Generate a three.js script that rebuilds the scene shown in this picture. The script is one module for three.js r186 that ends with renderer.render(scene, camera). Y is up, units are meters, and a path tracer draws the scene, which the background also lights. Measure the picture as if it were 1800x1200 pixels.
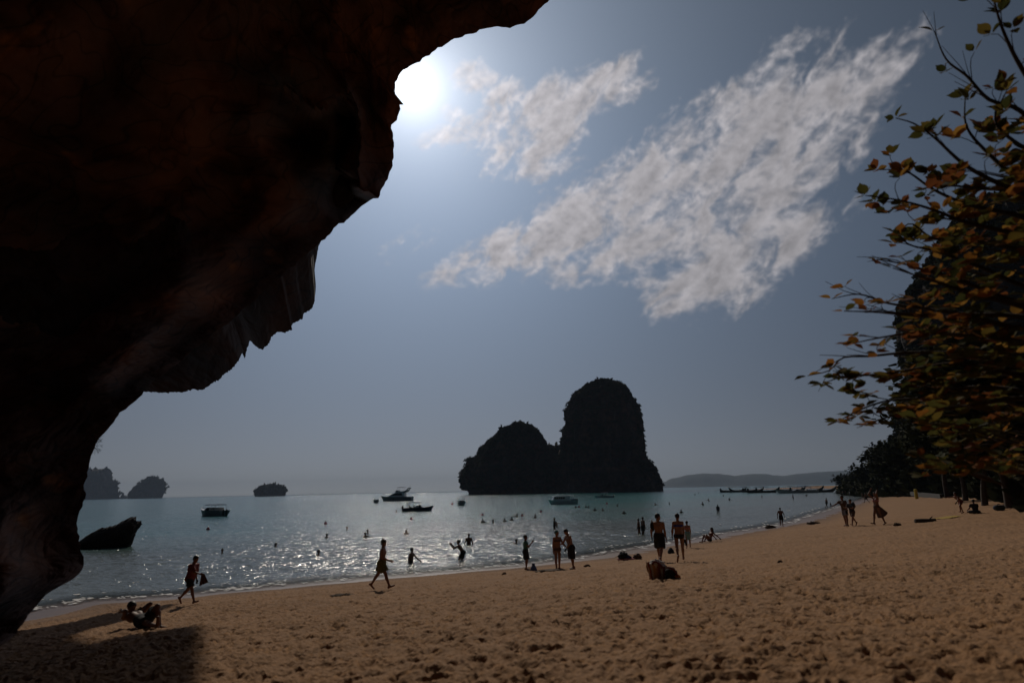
import * as THREE from 'three';
import { mergeGeometries, mergeVertices } from 'three/addons/utils/BufferGeometryUtils.js';
import { createNoise2D, createNoise3D } from 'simplex-noise';

// ---------------------------------------------------------------- camera, sky, sun, exposure
const scene = new THREE.Scene();
const EYE = 3.9;                                   // metres above the sea
const camera = new THREE.PerspectiveCamera(2 * Math.atan(600 / 1100) * 180 / Math.PI, 1.5, 0.05, 40000);
camera.rotation.order = 'YXZ';
camera.position.set(0, EYE, 0);
camera.rotation.set(13.38 * Math.PI / 180, 0, -1.15 * Math.PI / 180);
camera.focus = 45; camera.userData.fStop = 0.85;
camera.updateMatrixWorld(true);
// bearings measured on the photograph (1800 x 1200): a direction, and a point at a distance along it
const V3 = (x, y, z) => new THREE.Vector3(x, y, z);
function dirOf(px, py) { return V3((px - 900) / 1100, (600 - py) / 1100, -1).normalize().applyQuaternion(camera.quaternion); }
function at(px, py, dist) { const d = dirOf(px, py), h = Math.hypot(d.x, d.z); return d.multiplyScalar(dist / h).add(camera.position); }   // dist: level distance
function onSea(px, py) { const d = dirOf(px, py), t = -EYE / Math.min(d.y, -1e-4); return d.multiplyScalar(t).add(camera.position); }

const renderer = new THREE.WebGLRenderer({ antialias: true });
renderer.toneMapping = THREE.LinearToneMapping;
renderer.toneMappingExposure = 0.62;
renderer.shadowMap.enabled = true;

const SUN = dirOf(727, 149);
const sun = new THREE.DirectionalLight(new THREE.Color(1.0, 0.90, 0.76), 2.2);
sun.name = 'sun';
sun.position.copy(SUN).multiplyScalar(300);
sun.castShadow = true; sun.shadow.mapSize.set(4096, 4096);
Object.assign(sun.shadow.camera, { left: -90, right: 90, top: 90, bottom: -90, near: 1, far: 800 });
scene.add(sun); scene.add(sun.target);

// ---------------------------------------------------------------- random numbers and noise
function rng(seed) { let s = seed >>> 0; return () => { s = (s + 0x6d2b79f5) | 0; let t = Math.imul(s ^ (s >>> 15), 1 | s); t = (t + Math.imul(t ^ (t >>> 7), 61 | t)) ^ t; return ((t ^ (t >>> 14)) >>> 0) / 4294967296; }; }
const n2 = createNoise2D(rng(11)), n3 = createNoise3D(rng(12)), n3b = createNoise3D(rng(77));
const clamp = THREE.MathUtils.clamp, lerp = THREE.MathUtils.lerp, sstep = (a, b, x) => { const t = clamp((x - a) / (b - a), 0, 1); return t * t * (3 - 2 * t); };
function fbm2(x, y, o = 4) { let s = 0, a = 0.5; for (let i = 0; i < o; i++) { s += a * n2(x, y); x = x * 2.03 + 17.1; y = y * 2.03 - 9.7; a *= 0.5; } return s; }
function fbm3(x, y, z, o = 4) { let s = 0, a = 0.5; for (let i = 0; i < o; i++) { s += a * n3(x, y, z); x = x * 2.03 + 17.1; y = y * 2.03 - 9.7; z = z * 2.03 + 3.3; a *= 0.5; } return s; }
function ridge3(x, y, z, o = 4) { let s = 0, a = 0.5; for (let i = 0; i < o; i++) { s += a * (1 - 2 * Math.abs(n3b(x, y, z))); x = x * 2.1 + 7.1; y = y * 2.1 - 2.7; z = z * 2.1 + 5.3; a *= 0.5; } return s; }

// ---------------------------------------------------------------- sky: hazy air around a low tropical sun, broken cloud
{
  const W = 4096, H = 2048, data = new Float32Array(W * H * 4);
  // each cloud: patches (bearing, half-lengths in degrees, tilt), measured from the photograph
  const patch = (px, py, a, b, tilt, w = 1) => { const c = dirOf(px, py), e = V3(-c.z, 0, c.x).normalize(), u = e.clone().cross(c).normalize(), t = tilt * Math.PI / 180, k = 1 / 1250; return { c, e, u, ct: Math.cos(t), st: Math.sin(t), a: a * k, b: b * k, w }; };
  const clouds = [
    patch(890, 437, 120, 40, 22), patch(1010, 385, 150, 52, 26), patch(1130, 345, 150, 80, 28), patch(1230, 310, 150, 95, 34), patch(1340, 250, 150, 80, 38), patch(1180, 420, 180, 55, 6),
    patch(1440, 205, 130, 66, 40), patch(1520, 150, 90, 50, 42), patch(1320, 430, 150, 50, 14), patch(1250, 500, 110, 52, 14), patch(1200, 535, 60, 20, 8), patch(1400, 310, 110, 44, 34),
    patch(985, 182, 150, 40, 14, 1.0), patch(950, 225, 95, 48, 20, 1.0), patch(1045, 145, 95, 24, 14, 0.95), patch(875, 158, 70, 28, -25, 0.9), patch(785, 238, 48, 18, 18, 0.7), patch(805, 206, 34, 16, -30, 0.7),
    patch(1262, 178, 60, 26, 10, 0.75), patch(1130, 495, 50, 12, 0, 0.7), patch(950, 298, 120, 18, 2, 0.45), patch(730, 430, 60, 24, 12, 0.4), patch(1390, 110, 40, 40, 50, 0.35),
    // beyond the frame
    patch(2300, -350, 220, 60, 35), patch(2900, 250, 260, 70, 10), patch(100, 300, 260, 80, 10), patch(-400, 100, 260, 90, 20), patch(1200, -500, 260, 90, 30),
  ];
  const col = [0, 0, 0];
  for (let r = 0; r < H; r++) {
    const el = ((r + 0.5) / H - 0.5) * Math.PI, y = Math.sin(el), cy = Math.cos(el);
    for (let c = 0; c < W; c++) {
      const az = ((c + 0.5) / W - 0.5) * 2 * Math.PI, x = Math.cos(az) * cy, z = Math.sin(az) * cy, i = (r * W + c) * 4;
      const cs = clamp(x * SUN.x + y * SUN.y + z * SUN.z, -1, 1), th = Math.acos(cs) * 57.2958, e = Math.max(el, 0) * 57.2958;
      // air: pale haze low down, blue above, brightening towards the sun
      const hz = Math.exp(-e / 9), glow = 0.55 * Math.exp(-th / 5) + 0.30 * Math.exp(-th / 16), far = 0.035 + 0.60 * Math.exp(-th / 20);
      const air = far * (0.66 + 0.95 * hz + 0.25 * Math.exp(-e / 3)) * (1 - 0.36 * sstep(18, 42, e));
      col[0] = air * lerp(0.54, 0.97, hz) + glow * 0.92;
      col[1] = air * lerp(0.84, 1.0, hz) + glow * 0.96;
      col[2] = air * lerp(1.36, 1.02, hz) + glow * 1.02;
      if (e > 0 && th < 90) {
        let m = -1;
        for (const p of clouds) {
          const d = x * p.c.x + y * p.c.y + z * p.c.z; if (d < 0.8) continue;
          const X = (x * p.e.x + y * p.e.y + z * p.e.z) / d, Y = (x * p.u.x + y * p.u.y + z * p.u.z) / d;
          const u = (X * p.ct + Y * p.st) / p.a, v = (-X * p.st + Y * p.ct) / p.b, q = u * u + v * v;
          if (q < 2.6) m = Math.max(m, p.w * (1.2 - q * 0.5 - (u > 0.6 ? (u - 0.6) * 0.5 : 0)));
        }
        if (m > -0.3) {
          // turbulence drawn out along the streak (its bearing runs up to the right)
          const A = Math.atan2(x, -z) * 57.3, X = (A * 0.83 + e * 0.56) * 0.125, Y = (-A * 0.56 + e * 0.83) * 0.24;
          const wx = fbm2(X * 0.7 + 3, Y * 0.7, 3) * 0.5, f = fbm2(X * 0.9 + wx, Y * 0.9 - wx * 0.5, 8), bil = 1 - Math.abs(n2(X * 1.9 + wx, Y * 1.7 + 2)) - Math.abs(n2(X * 4.3, Y * 3.7 + wx)) * 0.55 - Math.abs(n2(X * 9.1 + 5, Y * 8.0)) * 0.28;
          const fine = fbm2(A * 0.75 + wx * 2, e * 1.05 - wx, 5), dens = m * 0.92 + f * 0.85 + (bil - 0.45) * 0.20 + fine * 0.26 - 0.12, cov = Math.pow(sstep(-0.02, 1.05, dens), 1.1) * 0.94;
          if (cov > 0) {
            const shade = 0.94 + 0.36 * fbm2(X * 1.5 + 9, Y * 1.5, 5) + 0.16 * (bil - 0.45) + 0.24 * fine, lum = (0.305 + 0.62 * Math.exp(-th / 11)) * clamp(shade, 0.55, 1.3) * (1 - 0.18 * sstep(0.6, 1.4, dens));
            const k = cov * sstep(0, 4, e);
            col[0] = lerp(col[0], lum * 1.04 + 0.05, k); col[1] = lerp(col[1], lum * 0.99 + 0.05, k); col[2] = lerp(col[2], lum * 1.03 + 0.055, k);
          }
        }
      }
      // the bright aureole right round the sun
      const au = 9 * Math.exp(-Math.pow(th / 1.05, 4)) + 0.8 * Math.exp(-th / 2.0);
      const g = 1 / 0.62;
      data[i] = (col[0] + au) * g; data[i + 1] = (col[1] + au * 0.98) * g; data[i + 2] = (col[2] + au * 0.95) * g; data[i + 3] = 1;
    }
  }
  const sky = new THREE.DataTexture(data, W, H, THREE.RGBAFormat, THREE.FloatType);
  sky.mapping = THREE.EquirectangularReflectionMapping; sky.magFilter = THREE.LinearFilter; sky.needsUpdate = true;
  scene.background = sky; scene.environment = sky;
}
scene.fog = new THREE.FogExp2(new THREE.Color(0.60, 0.76, 1.0), 0.00007);

// ---------------------------------------------------------------- naming
const taken = new Map();
function numbered(name) { const k = taken.get(name) ?? 0; taken.set(name, k + 1); return k ? name + '_' + String(k).padStart(3, '0') : name; }
function tag(o, label, category, group, kind) { if (label) o.userData.label = label; if (category) o.userData.category = category; if (group) o.userData.group = group; if (kind) o.userData.kind = kind; return o; }
function shadows(o) { o.traverse((m) => { if (m.isMesh) { m.castShadow = true; m.receiveShadow = true; } }); return o; }
function thing(name, label, category, pos, turn = 0, group) { const o = new THREE.Group(); o.name = numbered(name); if (pos) o.position.copy(pos); o.rotation.y = turn; tag(o, label, category, group); scene.add(o); return o; }
function part(name, geo, mat, parent = scene) { const m = new THREE.Mesh(geo, mat); m.name = parent === scene ? numbered(name) : name; m.castShadow = m.receiveShadow = true; parent.add(m); return m; }
function structure(name, geo, mat, label) { const m = part(name, geo, mat); m.userData.kind = 'structure'; if (label) m.userData.label = label; return m; }
function copyOf(src, name, label, pos, turn, scale) { const c = src.clone(); c.name = numbered(name); c.userData = { ...src.userData }; if (label) c.userData.label = label; c.position.copy(pos); c.rotation.y = turn ?? src.rotation.y; if (scale) c.scale.setScalar(scale); scene.add(c); return c; }
const std = (r, g, b, rough = 0.8, more = {}) => new THREE.MeshStandardMaterial({ color: new THREE.Color().setRGB(r, g, b), roughness: rough, ...more });
const phys = (r, g, b, rough = 0.8, more = {}) => new THREE.MeshPhysicalMaterial({ color: new THREE.Color().setRGB(r, g, b), roughness: rough, ...more });

// ---------------------------------------------------------------- geometry helpers
function gridGeo(nu, nv, f, { uv, color, keep, cs = 3 } = {}) {      // nu x nv points
  const P = new Float32Array(nu * nv * 3), U = uv && new Float32Array(nu * nv * 2), C = color && new Float32Array(nu * nv * cs), p = [0, 0, 0];
  for (let j = 0, k = 0; j < nv; j++) for (let i = 0; i < nu; i++, k++) { f(i, j, p); P.set(p, k * 3); if (uv) U.set(uv(i, j, p), k * 2); if (color) C.set(color(i, j, p), k * cs); }
  const I = [];
  for (let j = 0; j < nv - 1; j++) for (let i = 0; i < nu - 1; i++) { if (keep && !keep(i, j)) continue; const a = j * nu + i; I.push(a, a + 1, a + nu, a + 1, a + nu + 1, a + nu); }
  const g = new THREE.BufferGeometry(); g.setAttribute('position', new THREE.BufferAttribute(P, 3));
  if (uv) g.setAttribute('uv', new THREE.BufferAttribute(U, 2)); if (color) g.setAttribute('color', new THREE.BufferAttribute(C, cs));
  g.setIndex(new THREE.BufferAttribute(new Uint32Array(I), 1)); g.computeVertexNormals(); return g;
}
function tube(points, r0, r1, seg = 6, rad = 5) {                    // a tapered limb through points
  const curve = new THREE.CatmullRomCurve3(points), n = Math.max(2, seg), fr = curve.computeFrenetFrames(n, false), p = V3(0, 0, 0);
  const P = [], I = [];
  for (let i = 0; i <= n; i++) { curve.getPointAt(i / n, p); const r = lerp(r0, r1, i / n); for (let j = 0; j < rad; j++) { const a = j / rad * 2 * Math.PI, c = Math.cos(a) * r, s = Math.sin(a) * r; P.push(p.x + fr.normals[i].x * c + fr.binormals[i].x * s, p.y + fr.normals[i].y * c + fr.binormals[i].y * s, p.z + fr.normals[i].z * c + fr.binormals[i].z * s); } }
  for (let i = 0; i < n; i++) for (let j = 0; j < rad; j++) { const a = i * rad + j, b = i * rad + (j + 1) % rad; I.push(a, b, a + rad, b, b + rad, a + rad); }
  for (let j = 1; j < rad - 1; j++) { I.push(0, j + 1, j); const e = n * rad; I.push(e, e + j, e + j + 1); }
  const g = new THREE.BufferGeometry(); g.setAttribute('position', new THREE.Float32BufferAttribute(P, 3)); g.setIndex(I); g.computeVertexNormals(); return g;
}
const strip = (g) => { for (const k of Object.keys(g.attributes)) if (k !== 'position' && k !== 'normal') g.deleteAttribute(k); return g.index ? g.toNonIndexed() : g; };
const merge = (list) => mergeGeometries(list.map(strip));
function noiseTex(size, f, srgb) { const d = new Uint8Array(size * size * 4); for (let y = 0, i = 0; y < size; y++) for (let x = 0; x < size; x++, i += 4) { const c = f(x / size, y / size); d[i] = clamp(c[0], 0, 1) * 255; d[i + 1] = clamp(c[1], 0, 1) * 255; d[i + 2] = clamp(c[2], 0, 1) * 255; d[i + 3] = 255; } const t = new THREE.DataTexture(d, size, size); t.wrapS = t.wrapT = THREE.RepeatWrapping; t.magFilter = THREE.LinearFilter; if (srgb) t.colorSpace = THREE.SRGBColorSpace; t.needsUpdate = true; return t; }
// gradient noise on a lattice of `per` cells that wraps round: u, v in 0..1
function pn(u, v, per, seed = 0) {
  const x = u * per, y = v * per, xi = Math.floor(x), yi = Math.floor(y), fx = x - xi, fy = y - yi, sx = fx * fx * fx * (fx * (fx * 6 - 15) + 10), sy = fy * fy * fy * (fy * (fy * 6 - 15) + 10);
  const gr = (i, j, dx, dy) => { i = ((i % per) + per) % per; j = ((j % per) + per) % per; let h = Math.imul(i + 1, 374761393) ^ Math.imul(j + 1, 668265263) ^ Math.imul(seed + 1, 974634551); h = Math.imul(h ^ (h >>> 13), 1274126177); h ^= h >>> 16; const a = (h >>> 0) / 4294967296 * 6.2831853; return Math.cos(a) * dx + Math.sin(a) * dy; };
  return lerp(lerp(gr(xi, yi, fx, fy), gr(xi + 1, yi, fx - 1, fy), sx), lerp(gr(xi, yi + 1, fx, fy - 1), gr(xi + 1, yi + 1, fx - 1, fy - 1), sx), sy) * 1.5;
}
function pfbm(u, v, per, o, seed = 0) { let s = 0, a = 0.5; for (let i = 0; i < o; i++) { s += a * pn(u, v, per, seed + i); per *= 2; a *= 0.5; } return s; }
// ---------------------------------------------------------------- the shore and the lie of the sand
const SHORE = [[-20, 1095], [60, 1074], [165, 1058], [293, 1050], [420, 1038], [500, 1031], [600, 1022], [700, 1013], [780, 1006], [860, 1000], [930, 993], [1016, 983], [1090, 971], [1146, 961], [1220, 949], [1260, 941], [1350, 927], [1400, 917], [1451, 900], [1500, 884], [1533, 873]]
  .map(([x, y]) => onSea(x, y)).map((p) => [p.x, p.z]);
{ const a = at(1548, 860, 300), b = at(1540, 860, 400), c = at(1518, 858, 480), d = at(1490, 858, 520), e = at(1440, 858, 640), f = at(1250, 858, 676), g = at(1150, 858, 686), h = at(1150, 858, 692), i = at(1440, 858, 700), j = at(1700, 850, 1500); for (const p of [a, b, c, d, e, f, g, h, i, j]) SHORE.push([p.x, p.z]); }
SHORE.unshift([-90, 40], [-34, 4], [-25, -9]);
const LAND = [...SHORE, [4000, 600], [600, 900], [-500, 700]];
function shoreDist(x, z) {                         // metres from the waterline, positive on land
  let best = 1e18;
  for (let i = 0; i < SHORE.length - 1; i++) { const ax = SHORE[i][0], az = SHORE[i][1], bx = SHORE[i + 1][0] - ax, bz = SHORE[i + 1][1] - az, t = clamp(((x - ax) * bx + (z - az) * bz) / (bx * bx + bz * bz), 0, 1), dx = x - ax - bx * t, dz = z - az - bz * t, d = dx * dx + dz * dz; if (d < best) best = d; }
  let inside = false;
  for (let i = 0, j = LAND.length - 1; i < LAND.length; j = i++) { const [xi, zi] = LAND[i], [xj, zj] = LAND[j]; if ((zi > z) !== (zj > z) && x < (xj - xi) * (z - zi) / (zj - zi) + xi) inside = !inside; }
  return (inside ? 1 : -1) * Math.sqrt(best);
}
function profile(s, r = 100) { return s < 0 ? Math.max(-5, s * 0.06) : s < 22 ? s * 0.1 : Math.min(2.2 + (s - 22) * 0.045, lerp(2.55, 3.55, sstep(16, 52, r))); }
function ground(x, z) { const s = shoreDist(x, z), r = Math.hypot(x, z); return profile(s, r) + (s > 3 && r < 300 ? 0.06 * n2(x * 0.21, z * 0.21) * sstep(3, 9, s) : 0); }
function groundHit(px, py) {                       // where the line of sight meets sand or sea
  const d = dirOf(px, py), h = Math.hypot(d.x, d.z); let r = 2;
  for (; r < 900; r *= 1.004) { const x = d.x / h * r, z = d.z / h * r, y = EYE + d.y / h * r; if (y < Math.max(0, ground(x, z))) break; }
  const x = d.x / h * r, z = d.z / h * r; return V3(x, Math.max(0, ground(x, z)), z);
}
// trampled sand: two layers of foot holes with soft rims, over lumps
function hash(i, j, k) { let h = Math.imul(i, 374761393) ^ Math.imul(j, 668265263) ^ Math.imul(k, 2147483647 ^ 0x9e3779b9); h = Math.imul(h ^ (h >>> 13), 1274126177); return ((h ^ (h >>> 16)) >>> 0) / 4294967296; }
function holes(x, z, cell, k, deep) {
  const ci = Math.floor(x / cell), cj = Math.floor(z / cell); let y = 0;
  for (let i = ci - 1; i <= ci + 1; i++) for (let j = cj - 1; j <= cj + 1; j++) {
    const a = hash(i, j, k); if (a < 0.12) continue;
    const cx = (i + 0.1 + 0.8 * hash(i, j, k + 1)) * cell, cz = (j + 0.1 + 0.8 * hash(i, j, k + 2)) * cell, t = hash(i, j, k + 3) * 3.1416, c = Math.cos(t), s = Math.sin(t), dx = x - cx, dz = z - cz;
    const u = (dx * c + dz * s) / (cell * (0.34 + 0.2 * a)), v = (-dx * s + dz * c) / (cell * (0.19 + 0.12 * hash(i, j, k + 4))), q = u * u + v * v;
    if (q < 4) y += deep * (0.45 + 0.75 * a) * (-Math.exp(-q * q * 1.4) + 0.45 * Math.exp(-(Math.sqrt(q) - 1.25) * (Math.sqrt(q) - 1.25) * 6) * (0.4 + 0.6 * (0.5 + 0.5 * Math.sin(Math.atan2(v, u) + a * 40))));
  }
  return y;
}
function trampled(x, z, s) {
  const m = sstep(1.6, 4.5, s + 0.9 * n2(x * 0.5, z * 0.5)); if (m <= 0) return 0;
  const dry = sstep(4, 13, s + 1.5 * n2(x * 0.23 + 4, z * 0.23));
  const wx = x + 0.10 * n2(x * 2.1, z * 2.1), wz = z + 0.10 * n2(x * 2.1 + 40, z * 2.1);
  return m * (holes(wx, wz, 0.30, 5, lerp(0.030, 0.037, dry)) + holes(wx * 0.92 + wz * 0.4, wz * 0.92 - wx * 0.4, 0.19, 21, lerp(0.032, 0.026, dry)) + 0.03 * dry * fbm2(x * 1.1, z * 1.1, 2) + 0.012 * n2(x * 9, z * 9) + lerp(0.014, 0.006, dry) * n2(x * 17, z * 17));
}
const sandTex = noiseTex(512, (u, v) => { const a = 0.5 + 0.55 * pfbm(u, v, 24, 5, 3), b = 0.5 + 0.5 * pfbm(u, v, 5, 3, 9), g = 0.80 + 0.14 * a + 0.10 * b; return [g, g * (0.985 - 0.02 * b), g * (0.955 - 0.05 * b)]; }, true);
const sandBump = noiseTex(512, (u, v) => { const a = 0.5 + 0.5 * pfbm(u, v, 40, 3, 31) + 0.25 * pn(u, v, 16, 7); return [a, a, a]; });
const M = {};
M.sand = new THREE.MeshStandardMaterial({ color: new THREE.Color().setRGB(1, 1, 1), vertexColors: true, roughness: 0.96, map: sandTex, bumpMap: sandBump, bumpScale: 0.02 });
M.wetSand = new THREE.MeshPhysicalMaterial({ color: new THREE.Color().setRGB(1, 1, 1), vertexColors: true, roughness: 0.34, ior: 1.33, map: sandTex });
{
  const AZ = []; const D = Math.PI / 180;
  for (let a = -180; a < -49; a += 3) AZ.push(a * D); for (let k = 0; k <= 880; k++) AZ.push((-48 + k * 96 / 880) * D); for (let a = 51; a <= 180; a += 3) AZ.push(a * D);
  const R = []; for (let r = 1.2; r < 4.5; r *= 1.05) R.push(r); for (let r = 4.5; r < 60; r *= 1.0055) R.push(r); for (let r = 60; r < 250; r *= 1.018) R.push(r); for (let r = 250; r < 1700; r *= 1.05) R.push(r);
  const nu = AZ.length, nv = R.length, S = new Float32Array(nu * nv), seen = new Uint8Array(nu * nv);
  const pos = (i, j, p) => { const x = Math.sin(AZ[i]) * R[j], z = -Math.cos(AZ[i]) * R[j], k = j * nu + i; const s = S[k] = shoreDist(x, z); p[0] = x; p[2] = z; p[1] = profile(s, R[j]) + (s > 3 && R[j] < 300 ? 0.06 * n2(x * 0.21, z * 0.21) * sstep(3, 9, s) : 0) + (s > 1 && R[j] < 90 ? trampled(x, z, s) * sstep(90, 60, R[j]) : 0); };
  const tint = (i, j, p) => { const s = S[j * nu + i], x = p[0], z = p[2], wet = sstep(6.5, 0.8, s + 1.3 * n2(x * 0.3, z * 0.3)), v = 1 + 0.12 * fbm2(x * 0.35, z * 0.35, 3); return [lerp(0.36, 0.20, wet) * v, lerp(0.196, 0.112, wet) * v, lerp(0.088, 0.062, wet) * v]; };
  const base = gridGeo(nu, nv, pos, { uv: (i, j, p) => [p[0] / 1.7, p[2] / 1.7], color: tint });
  const full = base.index.array, wet = [], dry = [];
  for (let k = 0; k < full.length; k += 3) { const s = (S[full[k]] + S[full[k + 1]] + S[full[k + 2]]) / 3; if (s < -70) continue; const x = base.attributes.position.getX(full[k]), z = base.attributes.position.getZ(full[k]); const edge = 2.3 + 0.7 * n2(x * 0.25, z * 0.25); (s < edge ? wet : dry).push(full[k], full[k + 1], full[k + 2]); }
  const cut = (idx) => { const g = base.clone(); g.setIndex(new THREE.BufferAttribute(new Uint32Array(idx), 1)); const map = new Int32Array(nu * nv).fill(-1); let n = 0; for (const k of idx) if (map[k] < 0) map[k] = n++; const out = new THREE.BufferGeometry(); for (const [name, a] of Object.entries(base.attributes)) { const v = new Float32Array(n * a.itemSize); for (let k = 0; k < map.length; k++) if (map[k] >= 0) for (let c = 0; c < a.itemSize; c++) v[map[k] * a.itemSize + c] = a.array[k * a.itemSize + c]; out.setAttribute(name, new THREE.BufferAttribute(v, a.itemSize)); } out.setIndex(new THREE.BufferAttribute(new Uint32Array(idx.map((k) => map[k])), 1)); return out; };
  structure('beach_sand', cut(dry), M.sand, 'trampled golden sand sloping down to the sea');
  structure('wet_sand', cut(wet), M.wetSand, 'smooth wet sand along the waterline');
}

// ---------------------------------------------------------------- the sea
{
  const TILE = 8.5, N = 1024, Hh = new Float32Array(N * N);
  // short wind waves: warped noise with sharpened crests
  for (let y = 0; y < N; y++) for (let x = 0; x < N; x++) {
    const u = x / N, v = y / N; let h = 0;
    const wu = u + 0.012 * pn(u, v, 9, 51), wv = v + 0.012 * pn(u, v, 9, 52);
    const crest = (per, sd) => { const q = 1 - Math.abs(pn(wu, wv, per, sd)); return q * q; };
    h += 0.070 * pn(wu, wv, 7, 1) + 0.050 * crest(12, 2) + 0.040 * crest(22, 3) + 0.028 * crest(39, 4) + 0.0165 * crest(68, 5) + 0.008 * pn(u, v, 120, 6);
    Hh[y * N + x] = h;
  }
  const d = new Uint8Array(N * N * 4), px = TILE / N; let sum = 0;
  const grad = (x, y) => [(Hh[y * N + (x + 1) % N] - Hh[y * N + (x + N - 1) % N]) / (2 * px), (Hh[((y + 1) % N) * N + x] - Hh[((y + N - 1) % N) * N + x]) / (2 * px)];
  for (let y = 0; y < N; y += 3) for (let x = 0; x < N; x += 3) { const g = grad(x, y); sum += g[0] * g[0] + g[1] * g[1]; }
  const rms = Math.sqrt(sum / (Math.ceil(N / 3) ** 2)), k = 0.225 / rms;
  for (let y = 0, i = 0; y < N; y++) for (let x = 0; x < N; x++, i += 4) { const g = grad(x, y), a = -g[0] * k, b = -g[1] * k, l = 1 / Math.sqrt(a * a + b * b + 1); d[i] = (a * l * 0.5 + 0.5) * 255; d[i + 1] = (b * l * 0.5 + 0.5) * 255; d[i + 2] = (l * 0.5 + 0.5) * 255; d[i + 3] = 255; }
  const nt = new THREE.DataTexture(d, N, N); nt.wrapS = nt.wrapT = THREE.RepeatWrapping; nt.magFilter = THREE.LinearFilter; nt.needsUpdate = true;
  M.sea = new THREE.MeshPhysicalMaterial({ color: 0xffffff, vertexColors: true, transparent: true, roughness: 0.13, ior: 1.333, specularIntensity: 0.62, normalMap: nt });
  M.foam = std(0.72, 0.70, 0.68, 0.9);
  const D = Math.PI / 180, AZ = []; for (let a = -100; a < -48; a += 2) AZ.push(a * D); for (let q = 0; q <= 760; q++) AZ.push((-47 + q * 94 / 760) * D); for (let a = 49; a <= 100; a += 2) AZ.push(a * D);
  const R = []; for (let r = 11; r < 60; r *= 1.0062) R.push(r); for (let r = 60; r < 240; r *= 1.012) R.push(r); for (let r = 240; r < 8500; r *= 1.05) R.push(r); R.push(9300);
  const nu = AZ.length, nv = R.length, S = new Float32Array(nu * nv), F = new Float32Array(nu * nv);
  const wave = (x, z, s, r) => {                                     // swell running in, and chop
    const a = sstep(260, 120, r), q = -s; if (a <= 0) return 0;
    const near = sstep(0.2, 7, q), ph = q * 0.95 + 1.6 * n2(x * 0.06, z * 0.06);
    const roll = Math.pow(0.5 + 0.5 * Math.sin(ph), 3) * 0.07 * sstep(0.5, 2.5, q) * sstep(26, 9, q);
    return a * (roll + near * (0.045 * n2(x * 0.35, z * 0.6) + 0.03 * n2(x * 0.9 + 7, z * 1.4) + 0.014 * n2(x * 2.4, z * 3.1)));
  };
  const p2 = [0, 0, 0];
  const f = (i, j, p) => { const x = Math.sin(AZ[i]) * R[j], z = -Math.cos(AZ[i]) * R[j], s = S[j * nu + i] = R[j] > 1400 ? -500 : shoreDist(x, z); p[0] = x; p[2] = z; p[1] = 0.03 + wave(x, z, s, R[j]) + (s > 0 ? Math.min(profile(s), 1) * 0.0 : 0); };
  const color = (i, j, p) => {
    const s = -S[j * nu + i], x = p[0], z = p[2], r = R[j], patchy = fbm2(x * 0.02, z * 0.035, 3) + 0.5 * n2(x * 0.006, z * 0.01);
    const deep = sstep(10, 75, s + 14 * patchy), alpha = sstep(-0.4, 3.2, s), bay = sstep(-6, 18, AZ[i] / D) * sstep(500, 60, r);
    const sh = [0.11, 0.125, 0.105], dp = [lerp(0.005, 0.018, bay), lerp(0.110, 0.215, bay), lerp(0.115, 0.180, bay)], v = 1 + 0.25 * patchy;
    return [lerp(sh[0], dp[0] * v, deep), lerp(sh[1], dp[1] * v, deep), lerp(sh[2], dp[2] * v, deep), clamp(alpha, 0, 1)];
  };
  const keep = (i, j) => { const a = j * nu + i; return Math.min(S[a], S[a + 1], S[a + nu], S[a + nu + 1]) < 1.2 && !(AZ[i] < -75 * D && R[j] < 12); };
  const g = gridGeo(nu, nv, f, { uv: (i, j, p) => [p[0] / TILE, p[2] / TILE], color, keep, cs: 4 });
  structure('sea_water', g, M.sea, 'green blue sea glittering under the sun');
  // foam: ragged lace where the last ripples run out
  const idx = [], full = g.index.array, P = g.attributes.position;
  for (let q = 0; q < full.length; q += 3) {
    const a = full[q], x = P.getX(a), z = P.getZ(a), s = -S[a]; if (s > 9 || s < -1.2 || Math.hypot(x, z) > 130) continue;
    const edge = 0.5 * n2(x * 0.5, z * 0.5) + 0.35 * n2(x * 0.16, z * 0.16), lace = fbm2(x * 2.3, z * 2.3, 3), sp = s - edge;
    const band = Math.exp(-Math.pow((sp - 0.35) / 0.42, 2)) * 0.9 + 0.62 * Math.exp(-Math.pow((sp - 2.2) / 0.35, 2)) + 0.35 * Math.exp(-Math.pow((sp - 5.6) / 0.3, 2)) * (0.5 + n2(x * 0.1, z * 0.1));
    if (band + lace * 1.1 > 0.84) idx.push(full[q], full[q + 1], full[q + 2]);
  }
  const map = new Map(), pp = []; const I = idx.map((k2) => { if (!map.has(k2)) { map.set(k2, pp.length / 3); pp.push(P.getX(k2), P.getY(k2) + 0.02 + 0.012 * n2(P.getX(k2) * 5, P.getZ(k2) * 5), P.getZ(k2)); } return map.get(k2); });
  const fg = new THREE.BufferGeometry(); fg.setAttribute('position', new THREE.Float32BufferAttribute(pp, 3)); fg.setIndex(I); fg.computeVertexNormals();
  const foam = part('foam', fg, M.foam); tag(foam, 'broken white foam where ripples run out on the wet sand', 'foam', null, 'stuff');
}
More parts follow.
